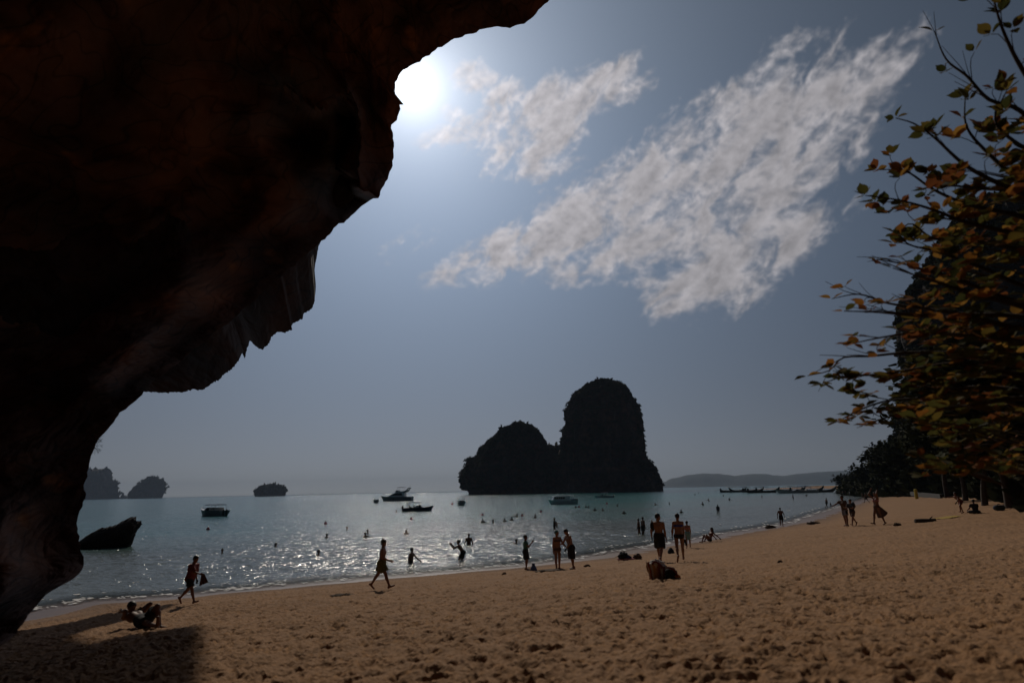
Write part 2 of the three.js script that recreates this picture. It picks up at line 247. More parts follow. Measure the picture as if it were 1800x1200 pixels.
// ---------------------------------------------------------------- overhanging limestone cave over the camera
const rockTex = noiseTex(1024, (u, v) => {
  const w = 0.05 * pn(u, v, 6, 90), a = pfbm(u + w, v, 5, 6, 60), st = pn(u + w * 2, v + w, 3, 70), s2 = Math.abs(pn(u + w, v - w, 14, 75)), och = sstep(0.28, 0.55, pfbm(u + w, v + w, 7, 4, 80)), l = 0.66 + 0.55 * a + 0.16 * st - 0.22 * sstep(0.10, 0.0, s2);
  return [lerp(0.62 * l + 0.08, 0.95, och * 0.55), lerp(0.46 * l + 0.05, 0.66, och * 0.55), lerp(0.37 * l + 0.05, 0.34, och * 0.55)];
}, true);
const rockBump = noiseTex(1024, (u, v) => { const w = 0.04 * pn(u, v, 8, 91), a = pfbm(u + w, v, 8, 6, 33), b = 1 - 2 * Math.abs(pn(u + w, v + w, 11, 34)), c = 1 - 2 * Math.abs(pn(u - w, v + w, 27, 35)), h = 0.5 + 0.5 * a + 0.16 * b + 0.08 * c; return [h, h, h]; });
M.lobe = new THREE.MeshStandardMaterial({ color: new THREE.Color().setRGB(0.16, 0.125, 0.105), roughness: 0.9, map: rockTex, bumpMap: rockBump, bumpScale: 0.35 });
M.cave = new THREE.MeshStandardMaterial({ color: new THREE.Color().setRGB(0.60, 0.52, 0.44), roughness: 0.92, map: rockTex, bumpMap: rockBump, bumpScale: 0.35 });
function shell(lip, axisPx, { rIn, rOut, inMax, outMax, rows, outRows, n, bump, rough }) {
  const A = dirOf(...axisPx), dirs = [], ds = [0], seedR = rng(5);
  for (let i = 1; i < lip.length; i++) ds.push(ds[i - 1] + lip[i].dir.angleTo(lip[i - 1].dir));
  const L = ds[ds.length - 1]; let k = 0;
  for (let i = 0; i < n; i++) { const s = Math.pow(i / (n - 1), 1) * L; while (k < lip.length - 2 && ds[k + 1] < s) k++; const t = (s - ds[k]) / (ds[k + 1] - ds[k]); dirs.push({ d: lip[k].dir.clone().lerp(lip[k + 1].dir, t).normalize(), D: lerp(lip[k].D, lip[k + 1].D, t), s }); }
  for (const u of dirs) { let a = 0, w = 0; for (const v of dirs) { const k = Math.exp(-Math.pow((u.s - v.s) / 0.16, 2)); a += k * v.D; w += k; } u.Ds = a / w; u.wob = (p) => { const s = u.s + sstep(0, 0.1, p) * (0.16 * fbm2(p * 3.1, 3.3, 3) + 0.05 * n2(p * 9, u.s * 4)), f = clamp(s / L, 0, 1) * (n - 1), i = Math.min(n - 2, Math.floor(f)); return lerp(dirs[i].D, dirs[i + 1].D, f - i); }; }
  const P = [], UV = [], tmp = V3(0, 0, 0), e = V3(0, 0, 0), p = V3(0, 0, 0);
  const put = (u, phi, r, inner) => {
    e.copy(u.d).addScaledVector(A, -u.d.dot(A)).normalize(); const a0 = Math.acos(clamp(u.d.dot(A), -1, 1)), al = Math.min(a0 + phi, Math.PI - 0.01);
    tmp.copy(A).multiplyScalar(Math.cos(al)).addScaledVector(e, Math.sin(al)); p.copy(tmp).multiplyScalar(r);
    const ramp = sstep(0, 0.16, phi), q = p;
    const k = 11 / r; q.multiplyScalar(k);
    const disp = ((0.9 * bump * fbm3(q.x * 0.22, q.y * 0.22, q.z * 0.22, 3) + 0.6 * bump * ridge3(q.x * 0.42 + 0.2 * q.y, q.y * 0.8, q.z * 0.42, 4)) * (0.04 + 0.96 * ramp) + rough * (fbm3(q.x * 1.9, q.y * 2.6, q.z * 1.9, 4) + 0.7 * ridge3(q.x * 1.1, q.y * 2.2, q.z * 1.1, 3)) * (0.25 + 0.75 * ramp)) / k;
    p.copy(tmp).multiplyScalar(inner ? r + disp : r + 0.3 + Math.abs(disp)).add(camera.position); P.push(p.x, p.y, p.z); UV.push(u.s * 10 / 4, (inner ? phi : -phi) * 9 / 4);
  };
  const jit = dirs.map((u, i) => 0.004 * fbm2(u.s * 30, 3, 4) + 0.0015 * n2(u.s * 220, 9));
  for (let j = rows; j >= 0; j--) { const t = Math.pow(j / rows, 1.7), phi = t * inMax; dirs.forEach((u, i) => put(u, phi + jit[i], rIn(u, phi), true)); }
  for (let j = 1; j <= outRows; j++) { const t = Math.pow(j / outRows, 1.4), phi = t * outMax; dirs.forEach((u, i) => put(u, phi + jit[i] + 0.004, rOut(u, phi), false)); }
  const rowsAll = rows + 1 + outRows, I = [];
  for (let j = 0; j < rowsAll; j++) { const j2 = (j + 1) % rowsAll; for (let i = 0; i < n - 1; i++) { const a = j * n + i, b = j2 * n + i; I.push(a, a + 1, b, a + 1, b + 1, b); } }
  const g = new THREE.BufferGeometry(); g.setAttribute('position', new THREE.Float32BufferAttribute(P, 3)); g.setAttribute('uv', new THREE.Float32BufferAttribute(UV, 2)); g.setIndex(I); g.computeVertexNormals(); return g;
}
const azel = (a, e) => { a *= Math.PI / 180; e *= Math.PI / 180; return V3(Math.sin(a) * Math.cos(e), Math.sin(e), -Math.cos(a) * Math.cos(e)); };
{
  const px = (list, d0, d1) => list.map(([x, y], i) => ({ dir: dirOf(x, y), D: lerp(d0, d1, i / (list.length - 1)) }));
  const far = [[250, 20], [349, 27], [456, 34], [560, 42], [606, 47], [618, 52], [634, 57], [650, 60], [655, 58], [663, 22], [690, 25], [729, 25], [811, 24], [965, 22], [1060, 21]];
  const farAt = (x) => { let i = 0; while (i < far.length - 2 && far[i + 1][0] < x) i++; return lerp(far[i][1], far[i + 1][1], clamp((x - far[i][0]) / (far[i + 1][0] - far[i][0]), 0, 1)); };
  const outline = [[267, 674], [293, 652], [320, 633], [349, 609], [387, 577], [421, 551], [456, 519], [493, 484], [539, 447], [558, 429], [571, 420], [584, 407], [590, 398], [606, 389], [618, 379], [634, 363], [648, 353], [663, 347], [666, 338], [680, 315], [687, 296], [692, 278], [693, 251], [691, 236], [686, 222], [689, 217], [697, 211], [700, 202], [704, 192], [703, 184], [708, 181], [698, 174], [694, 165], [693, 155], [698, 140], [707, 126], [718, 117], [729, 111], [744, 104], [758, 96], [770, 85], [782, 76], [796, 70], [811, 64], [830, 57], [846, 52], [869, 48], [884, 48], [898, 47], [912, 43], [922, 41], [932, 33], [939, 26], [950, 12], [965, 0], [1000, -30], [1060, -80]].map(([x, y]) => ({ dir: dirOf(x, y), D: farAt(x) }));
  const lip1 = [{ dir: azel(-95, -40), D: 9 }, { dir: azel(-62, -30), D: 8.6 },
    ...px([[-160, 1230], [10, 1128], [29, 1112], [40, 1090], [59, 1068], [84, 1042], [106, 1029], [128, 1017], [141, 1006], [150, 991], [150, 980], [141, 969], [136, 950], [134, 918], [139, 903], [148, 870], [151, 833], [158, 804], [172, 778], [185, 758], [204, 734], [225, 714], [250, 693]], 9.0, 20),
    ...outline,
    { dir: azel(8, 53), D: 20 }, { dir: azel(20, 60), D: 19.5 }, { dir: azel(45, 66), D: 20 }, { dir: azel(75, 60), D: 17 }, { dir: azel(98, 45), D: 15 }, { dir: azel(108, 20), D: 13 }, { dir: azel(112, -8), D: 12 }, { dir: azel(114, -30), D: 10 }];
  const smooth = (x) => { x = clamp(x, 0, 1); return x * x * (3 - 2 * x); };
  const inner = (u, p) => lerp(lerp(u.wob(p), u.Ds, smooth(p / 0.24 + 0.25 * n2(u.s * 9, p * 6) * smooth(p / 0.05))), 8, Math.pow(smooth(p / 1.6), 0.75));
  const g1 = shell(lip1, [1120, 690], { n: 900, rows: 190, outRows: 34, inMax: 2.6, outMax: 2.2, bump: 0.8, rough: 0.075,
    rIn: inner, rOut: (u, p) => Math.max(u.D * (1 + 0.06 * smooth(p / 0.05) + 0.10 * smooth(p / 0.4)) + 14 * smooth(p / 1.3), inner(u, p) * 1.05) });
  const cliff = thing('sea_cliff', 'huge dark reddish limestone overhang arching over the sand', 'cliff');
  part('rock_face', g1, M.cave, cliff);
  // the lower lobe hanging behind the first edge, with drip points
  const lip2 = px([[120, 770], [170, 742], [215, 716], [236, 699], [253, 688], [275, 689], [300, 690.5], [325, 689.5], [345, 686], [362, 682], [374, 673], [386, 664], [400, 652], [412, 642], [421, 633], [424, 624], [428, 617], [430, 631], [433, 616], [438, 603], [441, 600], [447, 606], [455, 612], [463, 614], [470, 606], [475, 592], [486, 585], [499, 583], [514, 582], [512, 574], [514, 567], [524, 564], [531, 559], [533, 550], [541, 545], [549, 541], [553, 530], [554, 515], [555, 500], [552, 485], [553, 468], [557, 450], [560, 432], [570, 405], [600, 370], [640, 330]], 24, 54);
  const g2 = shell(lip2, [600, 1000], { n: 360, rows: 60, outRows: 24, inMax: 0.34, outMax: 0.34, bump: 0.5, rough: 0.06,
    rIn: (u, p) => u.D * (1 + 0.1 * smooth(p / 0.34) - 0.05 * Math.sin(clamp(p / 0.3, 0, 1) * 3.1416)), rOut: (u, p) => u.D * (1.03 + 0.25 * smooth(p / 0.3)) });
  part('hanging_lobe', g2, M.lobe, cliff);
}

// ---------------------------------------------------------------- leaf-clump geometry used by far vegetation
function clumpGeo(seed, n, size, leaf) {           // leaves scattered through a ball
  const r = rng(seed), P = [], N = [];
  for (let i = 0; i < n; i++) {
    const a = r() * 6.283, c = r() * 2 - 0.55, k = size * Math.pow(r(), 0.4), s = Math.sqrt(Math.max(0, 1 - c * c)), o = V3(Math.cos(a) * s * k, Math.max(-0.5, c) * k * 0.8, Math.sin(a) * s * k);
    const u = V3(r() - 0.5, (r() - 0.5) * 0.7, r() - 0.5).normalize(), w = V3(r() - 0.5, r() - 0.5, r() - 0.5).cross(u).normalize(), l = leaf * (0.6 + 0.8 * r());
    const A = o.clone().addScaledVector(u, l), B = o.clone().addScaledVector(w, l * 0.5), C = o.clone().addScaledVector(u, -l * 0.8), D = o.clone().addScaledVector(w, -l * 0.5);
    P.push(...A.toArray(), ...B.toArray(), ...C.toArray(), ...A.toArray(), ...C.toArray(), ...D.toArray());
    const nn = o.clone().normalize().multiplyScalar(0.8).add(u.clone().cross(w).multiplyScalar(0.5)).normalize(); for (let q = 0; q < 6; q++) N.push(...nn.toArray());
  }
  const g = new THREE.BufferGeometry(); g.setAttribute('position', new THREE.Float32BufferAttribute(P, 3)); g.setAttribute('normal', new THREE.Float32BufferAttribute(N, 3)); return g;
}
function instanced(name, geo, mat, list, parent) {  // list: [position, scale, turn, colour]
  const m = new THREE.InstancedMesh(geo, mat, list.length), q = new THREE.Quaternion(), X = new THREE.Matrix4(), up = V3(0, 1, 0);
  list.forEach(([p, s, t, c], i) => { X.compose(p, q.setFromAxisAngle(up, t), V3(s, s * 0.9, s)); m.setMatrixAt(i, X); if (c) m.setColorAt(i, c); });
  m.name = name; m.userData.kind = 'stuff'; m.castShadow = m.receiveShadow = true; parent.add(m); return m;
}
M.foliage = phys(0.024, 0.027, 0.014, 0.95, { specularIntensity: 0.12, transmission: 0.2, side: THREE.DoubleSide });
M.islandRock = new THREE.MeshStandardMaterial({ color: new THREE.Color().setRGB(0.20, 0.17, 0.14), roughness: 0.95, map: rockTex, bumpMap: rockBump, bumpScale: 1.2 });
const CLUMP = clumpGeo(3, 46, 1, 0.42);
// an island whose outline the photograph gives as [y, left x, right x]; it is as deep as it is wide
function island(rings, dist, { label, name = 'rock_island', cover, seed, size, deep = 0.8, parts = true, base, tint = 1, flute = 1, rock }) {
  const mid = (rings[0][1] + rings[0][2]) / 2, o = at(mid, rings[0][0], dist); o.y = 0;
  const t = thing(name, label, 'island', o), nu = 150, nv = 110, R = rng(seed);
  const yMax = at(mid, rings[rings.length - 1][0], dist).y, prof = rings.map(([y, l, r]) => { const L = at(l, y, dist), Rr = at(r, y, dist); return [L.y, L, Rr]; }), y0 = prof[0][0];
  const side = at(mid + 10, rings[0][0], dist).sub(at(mid - 10, rings[0][0], dist)).setY(0).normalize(), fwd = V3(-side.z, 0, side.x);
  const sample = (k) => { const f = k * (prof.length - 1), i = Math.min(prof.length - 2, Math.floor(f)), u = f - i; return [lerp(prof[i][0], prof[i + 1][0], u), prof[i][1].clone().lerp(prof[i + 1][1], u), prof[i][2].clone().lerp(prof[i + 1][2], u)]; };
  const S = dist / 700, list = [];
  const geo = gridGeo(nu, nv, (i, j, p) => {
    const k = Math.min(1, j / (nv - 3)), [y, L, Rr] = sample(k), a = i / (nu - 1) * 2 * Math.PI, c = L.clone().add(Rr).multiplyScalar(0.5), h = L.distanceTo(Rr) / 2 * (j >= nv - 2 ? (nv - 1 - j) * 0.4 : 1);
    const ca = Math.cos(a), sa = Math.sin(a), x = c.x + side.x * ca * h + fwd.x * sa * h * deep - o.x, z = c.z + side.z * ca * h + fwd.z * sa * h * deep - o.z, yy = j === 0 ? -3 : Math.max(0, y - y0 * 0 ) + (j >= nv - 2 ? 1.2 * S : 0);
    const q = 0.045 / S, n = fbm3(x * q, yy * q * 0.55, z * q, 5), f = n3(x * q * 2.2, yy * q * 0.3, z * q * 2.2), push = S * (11 * n + 3.2 * f * flute + 2.5 * ridge3(x * q * 1.6, yy * q * 0.4, z * q * 1.6, 3)) * (0.35 + 0.65 * Math.abs(sa));
    p[0] = x + (ca * side.x + sa * fwd.x * 0.8) * push; p[2] = z + (ca * side.z + sa * fwd.z * 0.8) * push; p[1] = yy + (j > 2 && j < nv - 2 ? S * 2.4 * n3(x * q * 2, yy * q * 2, z * q * 2) : 0);
  }, { uv: (i, j, p) => [i / (nu - 1) * 12, p[1] / (26 * S)] });
  part('rock', geo, rock ?? M.islandRock, t);
  const P = geo.attributes.position, N = geo.attributes.normal, col = new THREE.Color();
  for (let k = 0; k < cover; k++) {
    const q = Math.floor(R() * nu * (nv - 3)) + nu * 3, x = P.getX(q), y = P.getY(q), z = P.getZ(q), ny = Math.abs(N.getY(q)), k2 = n3(x * 0.05 / S + 5, y * 0.05 / S, z * 0.05 / S);
    if (y < (base ?? 5) * S || ny + 0.75 * k2 + 0.35 * R() + (y > yMax * 0.72 ? 0.3 : 0) < 0.48) continue;
    const g = 0.75 + 0.6 * R(), brown = R() < 0.12 ? 1.9 : 1; col.setRGB(g * tint * brown, g * tint, g * tint * 0.9);
    const big = R() < 0.04 ? 1.6 : 1; list.push([V3(x + (R() - 0.5) * 3 * S, y + R() * size * 0.4 * big, z + (R() - 0.5) * 3 * S), size * big * (0.5 + 0.8 * R() * R()), R() * 6.28, col.clone()]);
  }
  if (list.length) instanced('foliage', CLUMP, M.foliage, list, t);
  return t;
}
island([[860.5, 981, 1165], [855, 983, 1163], [843, 984, 1158], [828, 983, 1151], [814, 984, 1140], [801, 985, 1136], [789, 985, 1135], [780, 986, 1134.5], [766, 988, 1132.5], [752, 990, 1130], [733, 996, 1125], [712, 1002, 1116], [698, 1012, 1108], [689, 1020, 1102], [682, 1029, 1091], [677, 1038, 1080], [673, 1051, 1068]], 700,
  { label: 'tall domed limestone island with sheer sides and shrubs on its crown, beside a lower hump', cover: 16000, seed: 21, size: 1.9, deep: 0.75 });
island([[866, 827, 1000], [861, 820, 998], [859, 813, 996], [848, 811, 993], [840, 809, 990], [831, 810, 986], [822, 819, 982], [810, 829, 976], [800, 840, 968], [793, 846, 964], [785, 854, 961], [778, 862, 958], [768, 873, 949], [760, 881, 943], [754, 889, 937], [750, 897, 928], [748, 904, 916]], 715,
  { label: 'lower sloping island hump covered in scrub, its seaward foot undercut by waves', cover: 16000, seed: 22, size: 2.0, deep: 0.8 });
island([[862, 930, 1010], [845, 934, 1005], [820, 938, 1000], [805, 942, 996], [797, 948, 992], [792, 958, 986]], 730, { label: 'low wooded saddle of rock joining the domed island to its neighbour hump', cover: 1500, seed: 23, size: 3.6, deep: 0.7, base: 0 });
island([[875, 100, 206], [868, 100, 205], [858, 100, 204], [851, 100, 200], [845, 100, 192], [836, 100, 190], [830, 104, 187], [827, 112, 182]], 4600, { label: 'hazy blue stepped island half hidden by the cave edge', cover: 900, seed: 24, size: 10, deep: 0.6, base: 3, tint: 0.7 });
island([[874, 226, 284], [868, 229, 288], [861, 233, 288], [855, 239, 288], [850, 244, 285], [845, 252, 281], [842, 263, 275]], 4400, { label: 'hazy blue wedge shaped island with an undercut end', cover: 900, seed: 25, size: 9, deep: 0.6, base: 3, tint: 0.7 });
island([[876.5, 205, 226], [873, 207, 222], [870, 211, 217]], 5000, { label: 'small faint rock between the two hazy stepped and wedge islands', cover: 100, seed: 26, size: 9, base: 2, tint: 0.7 });
island([[870.5, 446, 505], [867, 447, 505], [863.5, 452, 501], [860, 457, 497], [858, 462, 491], [857, 467, 482]], 2600, { label: 'flat bushy islet alone on the horizon beyond the speedboats', cover: 900, seed: 27, size: 8, deep: 0.6, base: 0.5, tint: 0.7 });

// far ridges: real hills with a crest line read off the photograph
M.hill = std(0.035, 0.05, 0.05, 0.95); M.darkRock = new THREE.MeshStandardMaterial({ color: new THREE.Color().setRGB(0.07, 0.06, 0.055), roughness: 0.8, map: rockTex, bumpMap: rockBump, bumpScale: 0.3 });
function ridge(crest, dist, depth, label) {
  const n = 160, m = 26, pts = crest.map(([x, y]) => at(x, y, dist));
  const geo = gridGeo(n, m, (i, j, p) => { const f = i / (n - 1) * (pts.length - 1), k = Math.min(pts.length - 2, Math.floor(f)), u = f - k, uu = u * u * (3 - 2 * u), c = pts[k].clone().lerp(pts[k + 1], uu), c0 = pts[k].clone().lerp(pts[k + 1], u), w = j / (m - 1) * 2 - 1, out = V3(c0.x, 0, c0.z).normalize(), h = Math.pow(Math.max(0, Math.cos(w * 1.5708)), 1.3);
    const n1 = fbm2(c0.x * 0.004 + w, c0.z * 0.004 + w * 2, 4); p[0] = c0.x + out.x * w * depth; p[2] = c0.z + out.z * w * depth; p[1] = Math.max(-3, c.y * h * (1 + 0.35 * n1 * (1 - h)) + 1.2 * dist / 5000 * n2(c0.x * 0.02, w * 9)) - (Math.abs(w) > 0.98 ? 5 : 0); });
  const h = structure('hills', geo, M.hill, label); return h;
}
ridge([[1120, 858], [1150, 855], [1166, 847], [1184, 840], [1212, 834.4], [1236, 832], [1260, 832.4], [1278, 834], [1292, 836], [1308, 834], [1325, 832.6], [1344, 832.6], [1362, 835], [1378, 836], [1404, 832.4], [1440, 829.4], [1465, 828], [1500, 826], [1560, 829], [1640, 838]], 8600, 650, 'long hazy blue ridge of hills across the bay');

// dark boulder in the shallows at the cave foot
{
  const o = onSea(182, 963); const t = thing('shore_boulder', 'jagged black boulder in the shallows at the foot of the cave', 'boulder', o), k = Math.hypot(o.x, o.z) / 1100 * 0.76;
  const e = V3(-o.z, 0, o.x).normalize(), f = V3(o.x, 0, o.z).normalize(), top = [[-56, 0], [-48, 14], [-40, 20], [-30, 26], [-18, 32], [0, 35], [14, 38], [28, 46], [40, 51], [50, 51], [56, 44], [60, 42], [65, 37]], bot = [[-56, -6], [-40, -8], [0, -10], [30, -8], [44, -6], [50, 0], [50, 10], [53, 18], [56, 24], [60, 30], [65, 37]];
  const edge = (L, x) => { for (let i = 0; i < L.length - 1; i++) if (x <= L[i + 1][0]) return lerp(L[i][1], L[i + 1][1], (x - L[i][0]) / (L[i + 1][0] - L[i][0] || 1)); return L[L.length - 1][1]; };
  const g = gridGeo(90, 60, (i, j, p) => { const x = lerp(-56, 65, i / 89), a = j / 59 * 2 * Math.PI, hi = edge(top, x), lo = edge(bot, x), c = (hi + lo) / 2, h = (hi - lo) / 2, y = c + Math.cos(a) * h, w = Math.sin(a) * (h * 0.9 + 3), X = x * k * 0.84, n = 0.5 * ridge3(X * 1.3, y * k * 1.3, w * k * 1.3, 4) + 0.12 * fbm3(X * 5, y * k * 5, w * k * 5, 3); p[0] = e.x * X - f.x * w * k + e.x * n * 0.6; p[2] = e.z * X - f.z * w * k + e.z * n * 0.6; p[1] = y * k + n * 0.55; }, { uv: (i, j) => [i / 30, j / 20] });
  part('rock', g, M.darkRock, t);
}
// ---------------------------------------------------------------- wooded cliff and trees behind the beach
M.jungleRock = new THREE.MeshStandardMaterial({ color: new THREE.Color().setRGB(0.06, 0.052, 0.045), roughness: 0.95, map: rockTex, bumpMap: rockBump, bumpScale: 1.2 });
M.bark = new THREE.MeshStandardMaterial({ color: new THREE.Color().setRGB(0.06, 0.043, 0.032), roughness: 0.95 });
{
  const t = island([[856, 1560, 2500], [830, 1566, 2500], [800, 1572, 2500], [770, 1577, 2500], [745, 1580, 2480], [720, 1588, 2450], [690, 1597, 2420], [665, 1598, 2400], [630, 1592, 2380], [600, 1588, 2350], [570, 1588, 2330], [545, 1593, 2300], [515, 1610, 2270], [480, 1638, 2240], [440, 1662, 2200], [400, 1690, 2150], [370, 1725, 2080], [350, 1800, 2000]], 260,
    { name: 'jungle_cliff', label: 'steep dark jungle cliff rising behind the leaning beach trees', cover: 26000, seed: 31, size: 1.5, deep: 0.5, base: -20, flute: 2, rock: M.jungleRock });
  t.userData.category = 'cliff';
}
// three crowns and trunks, then copies
function treeProto(seed, H, spread, lean) {
  const r = rng(seed), g = new THREE.Group(), limbs = [], cl = [], top = V3(lean * H * 0.3, H * 0.62, 0);
  const trunk = [V3(0, -0.4, 0), V3(lean * H * 0.05, H * 0.2, 0.1), V3(lean * H * 0.16, H * 0.42, -0.1), top];
  limbs.push(tube(trunk, H * 0.032, H * 0.014, 10, 8));
  for (let i = 0; i < 13; i++) { const a = i * 2.4 + r(), s = trunk[2].clone().lerp(top, r()), len = spread * (0.5 + 0.5 * r()), e = s.clone().add(V3(Math.cos(a) * len, H * (0.05 + 0.22 * r()), Math.sin(a) * len)), m = s.clone().lerp(e, 0.5).add(V3(0, H * 0.05, 0)); limbs.push(tube([s, m, e], H * 0.011, H * 0.003, 6, 5));
    for (let q = 0; q < 11; q++) cl.push([s.clone().lerp(e, 0.3 + 0.8 * r()).add(V3((r() - 0.5) * spread * 0.6, (r() - 0.6) * H * 0.36, (r() - 0.5) * spread * 0.6)), spread * (0.16 + 0.2 * r())]); }
  part('trunk', merge(limbs), M.bark, g);
  const base = clumpGeo(seed + 9, 60, 1, 0.24), P = [], N = [], bp = base.attributes.position.array, bn = base.attributes.normal.array;
  for (const [c, s] of cl) { const a = r() * 6.28, ca = Math.cos(a), sa = Math.sin(a); for (let i = 0; i < bp.length; i += 3) { P.push(c.x + (bp[i] * ca - bp[i + 2] * sa) * s, c.y + bp[i + 1] * s * 0.75, c.z + (bp[i] * sa + bp[i + 2] * ca) * s); N.push(bn[i] * ca - bn[i + 2] * sa, bn[i + 1], bn[i] * sa + bn[i + 2] * ca); } }
  const cg = new THREE.BufferGeometry(); cg.setAttribute('position', new THREE.Float32BufferAttribute(P, 3)); cg.setAttribute('normal', new THREE.Float32BufferAttribute(N, 3));
  part('crown', cg, M.foliage, g); return g;
}
{
  const protos = [treeProto(41, 9, 4.6, 0.3), treeProto(42, 9, 5.4, -0.5), treeProto(43, 9, 4.0, 0.1)];
  // [x, foot y, distance, height, kind, turn, label]
  const T = [
    [1492, 836, 300, 9, 1, 0.5, 'low round tree at the very end of the line where the beach turns'],
    [1515, 837, 270, 9.5, 0, 1.2, 'low bushy tree second in from the end of the treeline by the distant walkers'],
    [1540, 838, 240, 11, 1, 2.2, 'rounded tree third from the end of the treeline'],
    [1566, 839, 205, 12.5, 2, 0.4, 'taller tree fourth from the end of the treeline, against the cliff edge'],
    [1592, 839, 175, 14, 0, 4.1, 'tree at the foot of the cliff edge, before the grey wall'],
    [1625, 838, 150, 12, 1, 3.1, 'leaning pale trunked tree by the yellow post'],
    [1660, 838, 120, 13, 2, 5.2, 'dark tree just past the yellow post'],
    [1690, 838, 95, 10.5, 0, 0.9, 'dark tree over the shaded sunbathers, slimmest of the near row'],
    [1722, 838, 75, 9.5, 1, 2.7, 'spreading dark tree over the seated crowd in the shade'],
    [1765, 840, 62, 10, 2, 1.9, 'dark tree behind the seated crowd, with thick low foliage'],
    [1812, 842, 55, 10, 0, 3.6, 'dark tree cut by the edge of the picture, behind the shaded crowd'],
    [1875, 845, 46, 10.5, 1, 4.4, 'dark tree beyond the edge of the picture'],
  ];
  for (const [x, y, d, h, k, turn, label] of T) {
    const p = at(x, y, d); p.y = ground(p.x, p.z);
    const t = protos[k].clone(); t.name = numbered('beach_tree'); t.position.copy(p); t.rotation.y = turn; t.scale.setScalar(h / 9); tag(t, label, 'tree', 'trees along the back of the beach'); scene.add(t);
  }
  // undergrowth below them
  const r = rng(51), list = [], col = new THREE.Color();
  for (let i = 0; i < 1700; i++) { const x = 1478 + 430 * r(), d = lerp(300, 46, Math.pow((x - 1478) / 430, 0.5)) * (0.98 + 0.25 * r()), p = at(x, 838, d); p.y = ground(p.x, p.z) + 0.3 + r() * r() * (x > 1560 ? 6 : 3.5); const g = 0.5 + 0.6 * r(); col.setRGB(g, g, g * 0.8); list.push([p, 1.1 + 1.8 * r(), r() * 6, col.clone()]); }
  const u = instanced('undergrowth', CLUMP, M.foliage, list, scene); tag(u, 'dark tangled undergrowth beneath the beach trees', 'undergrowth', null, 'stuff');
}

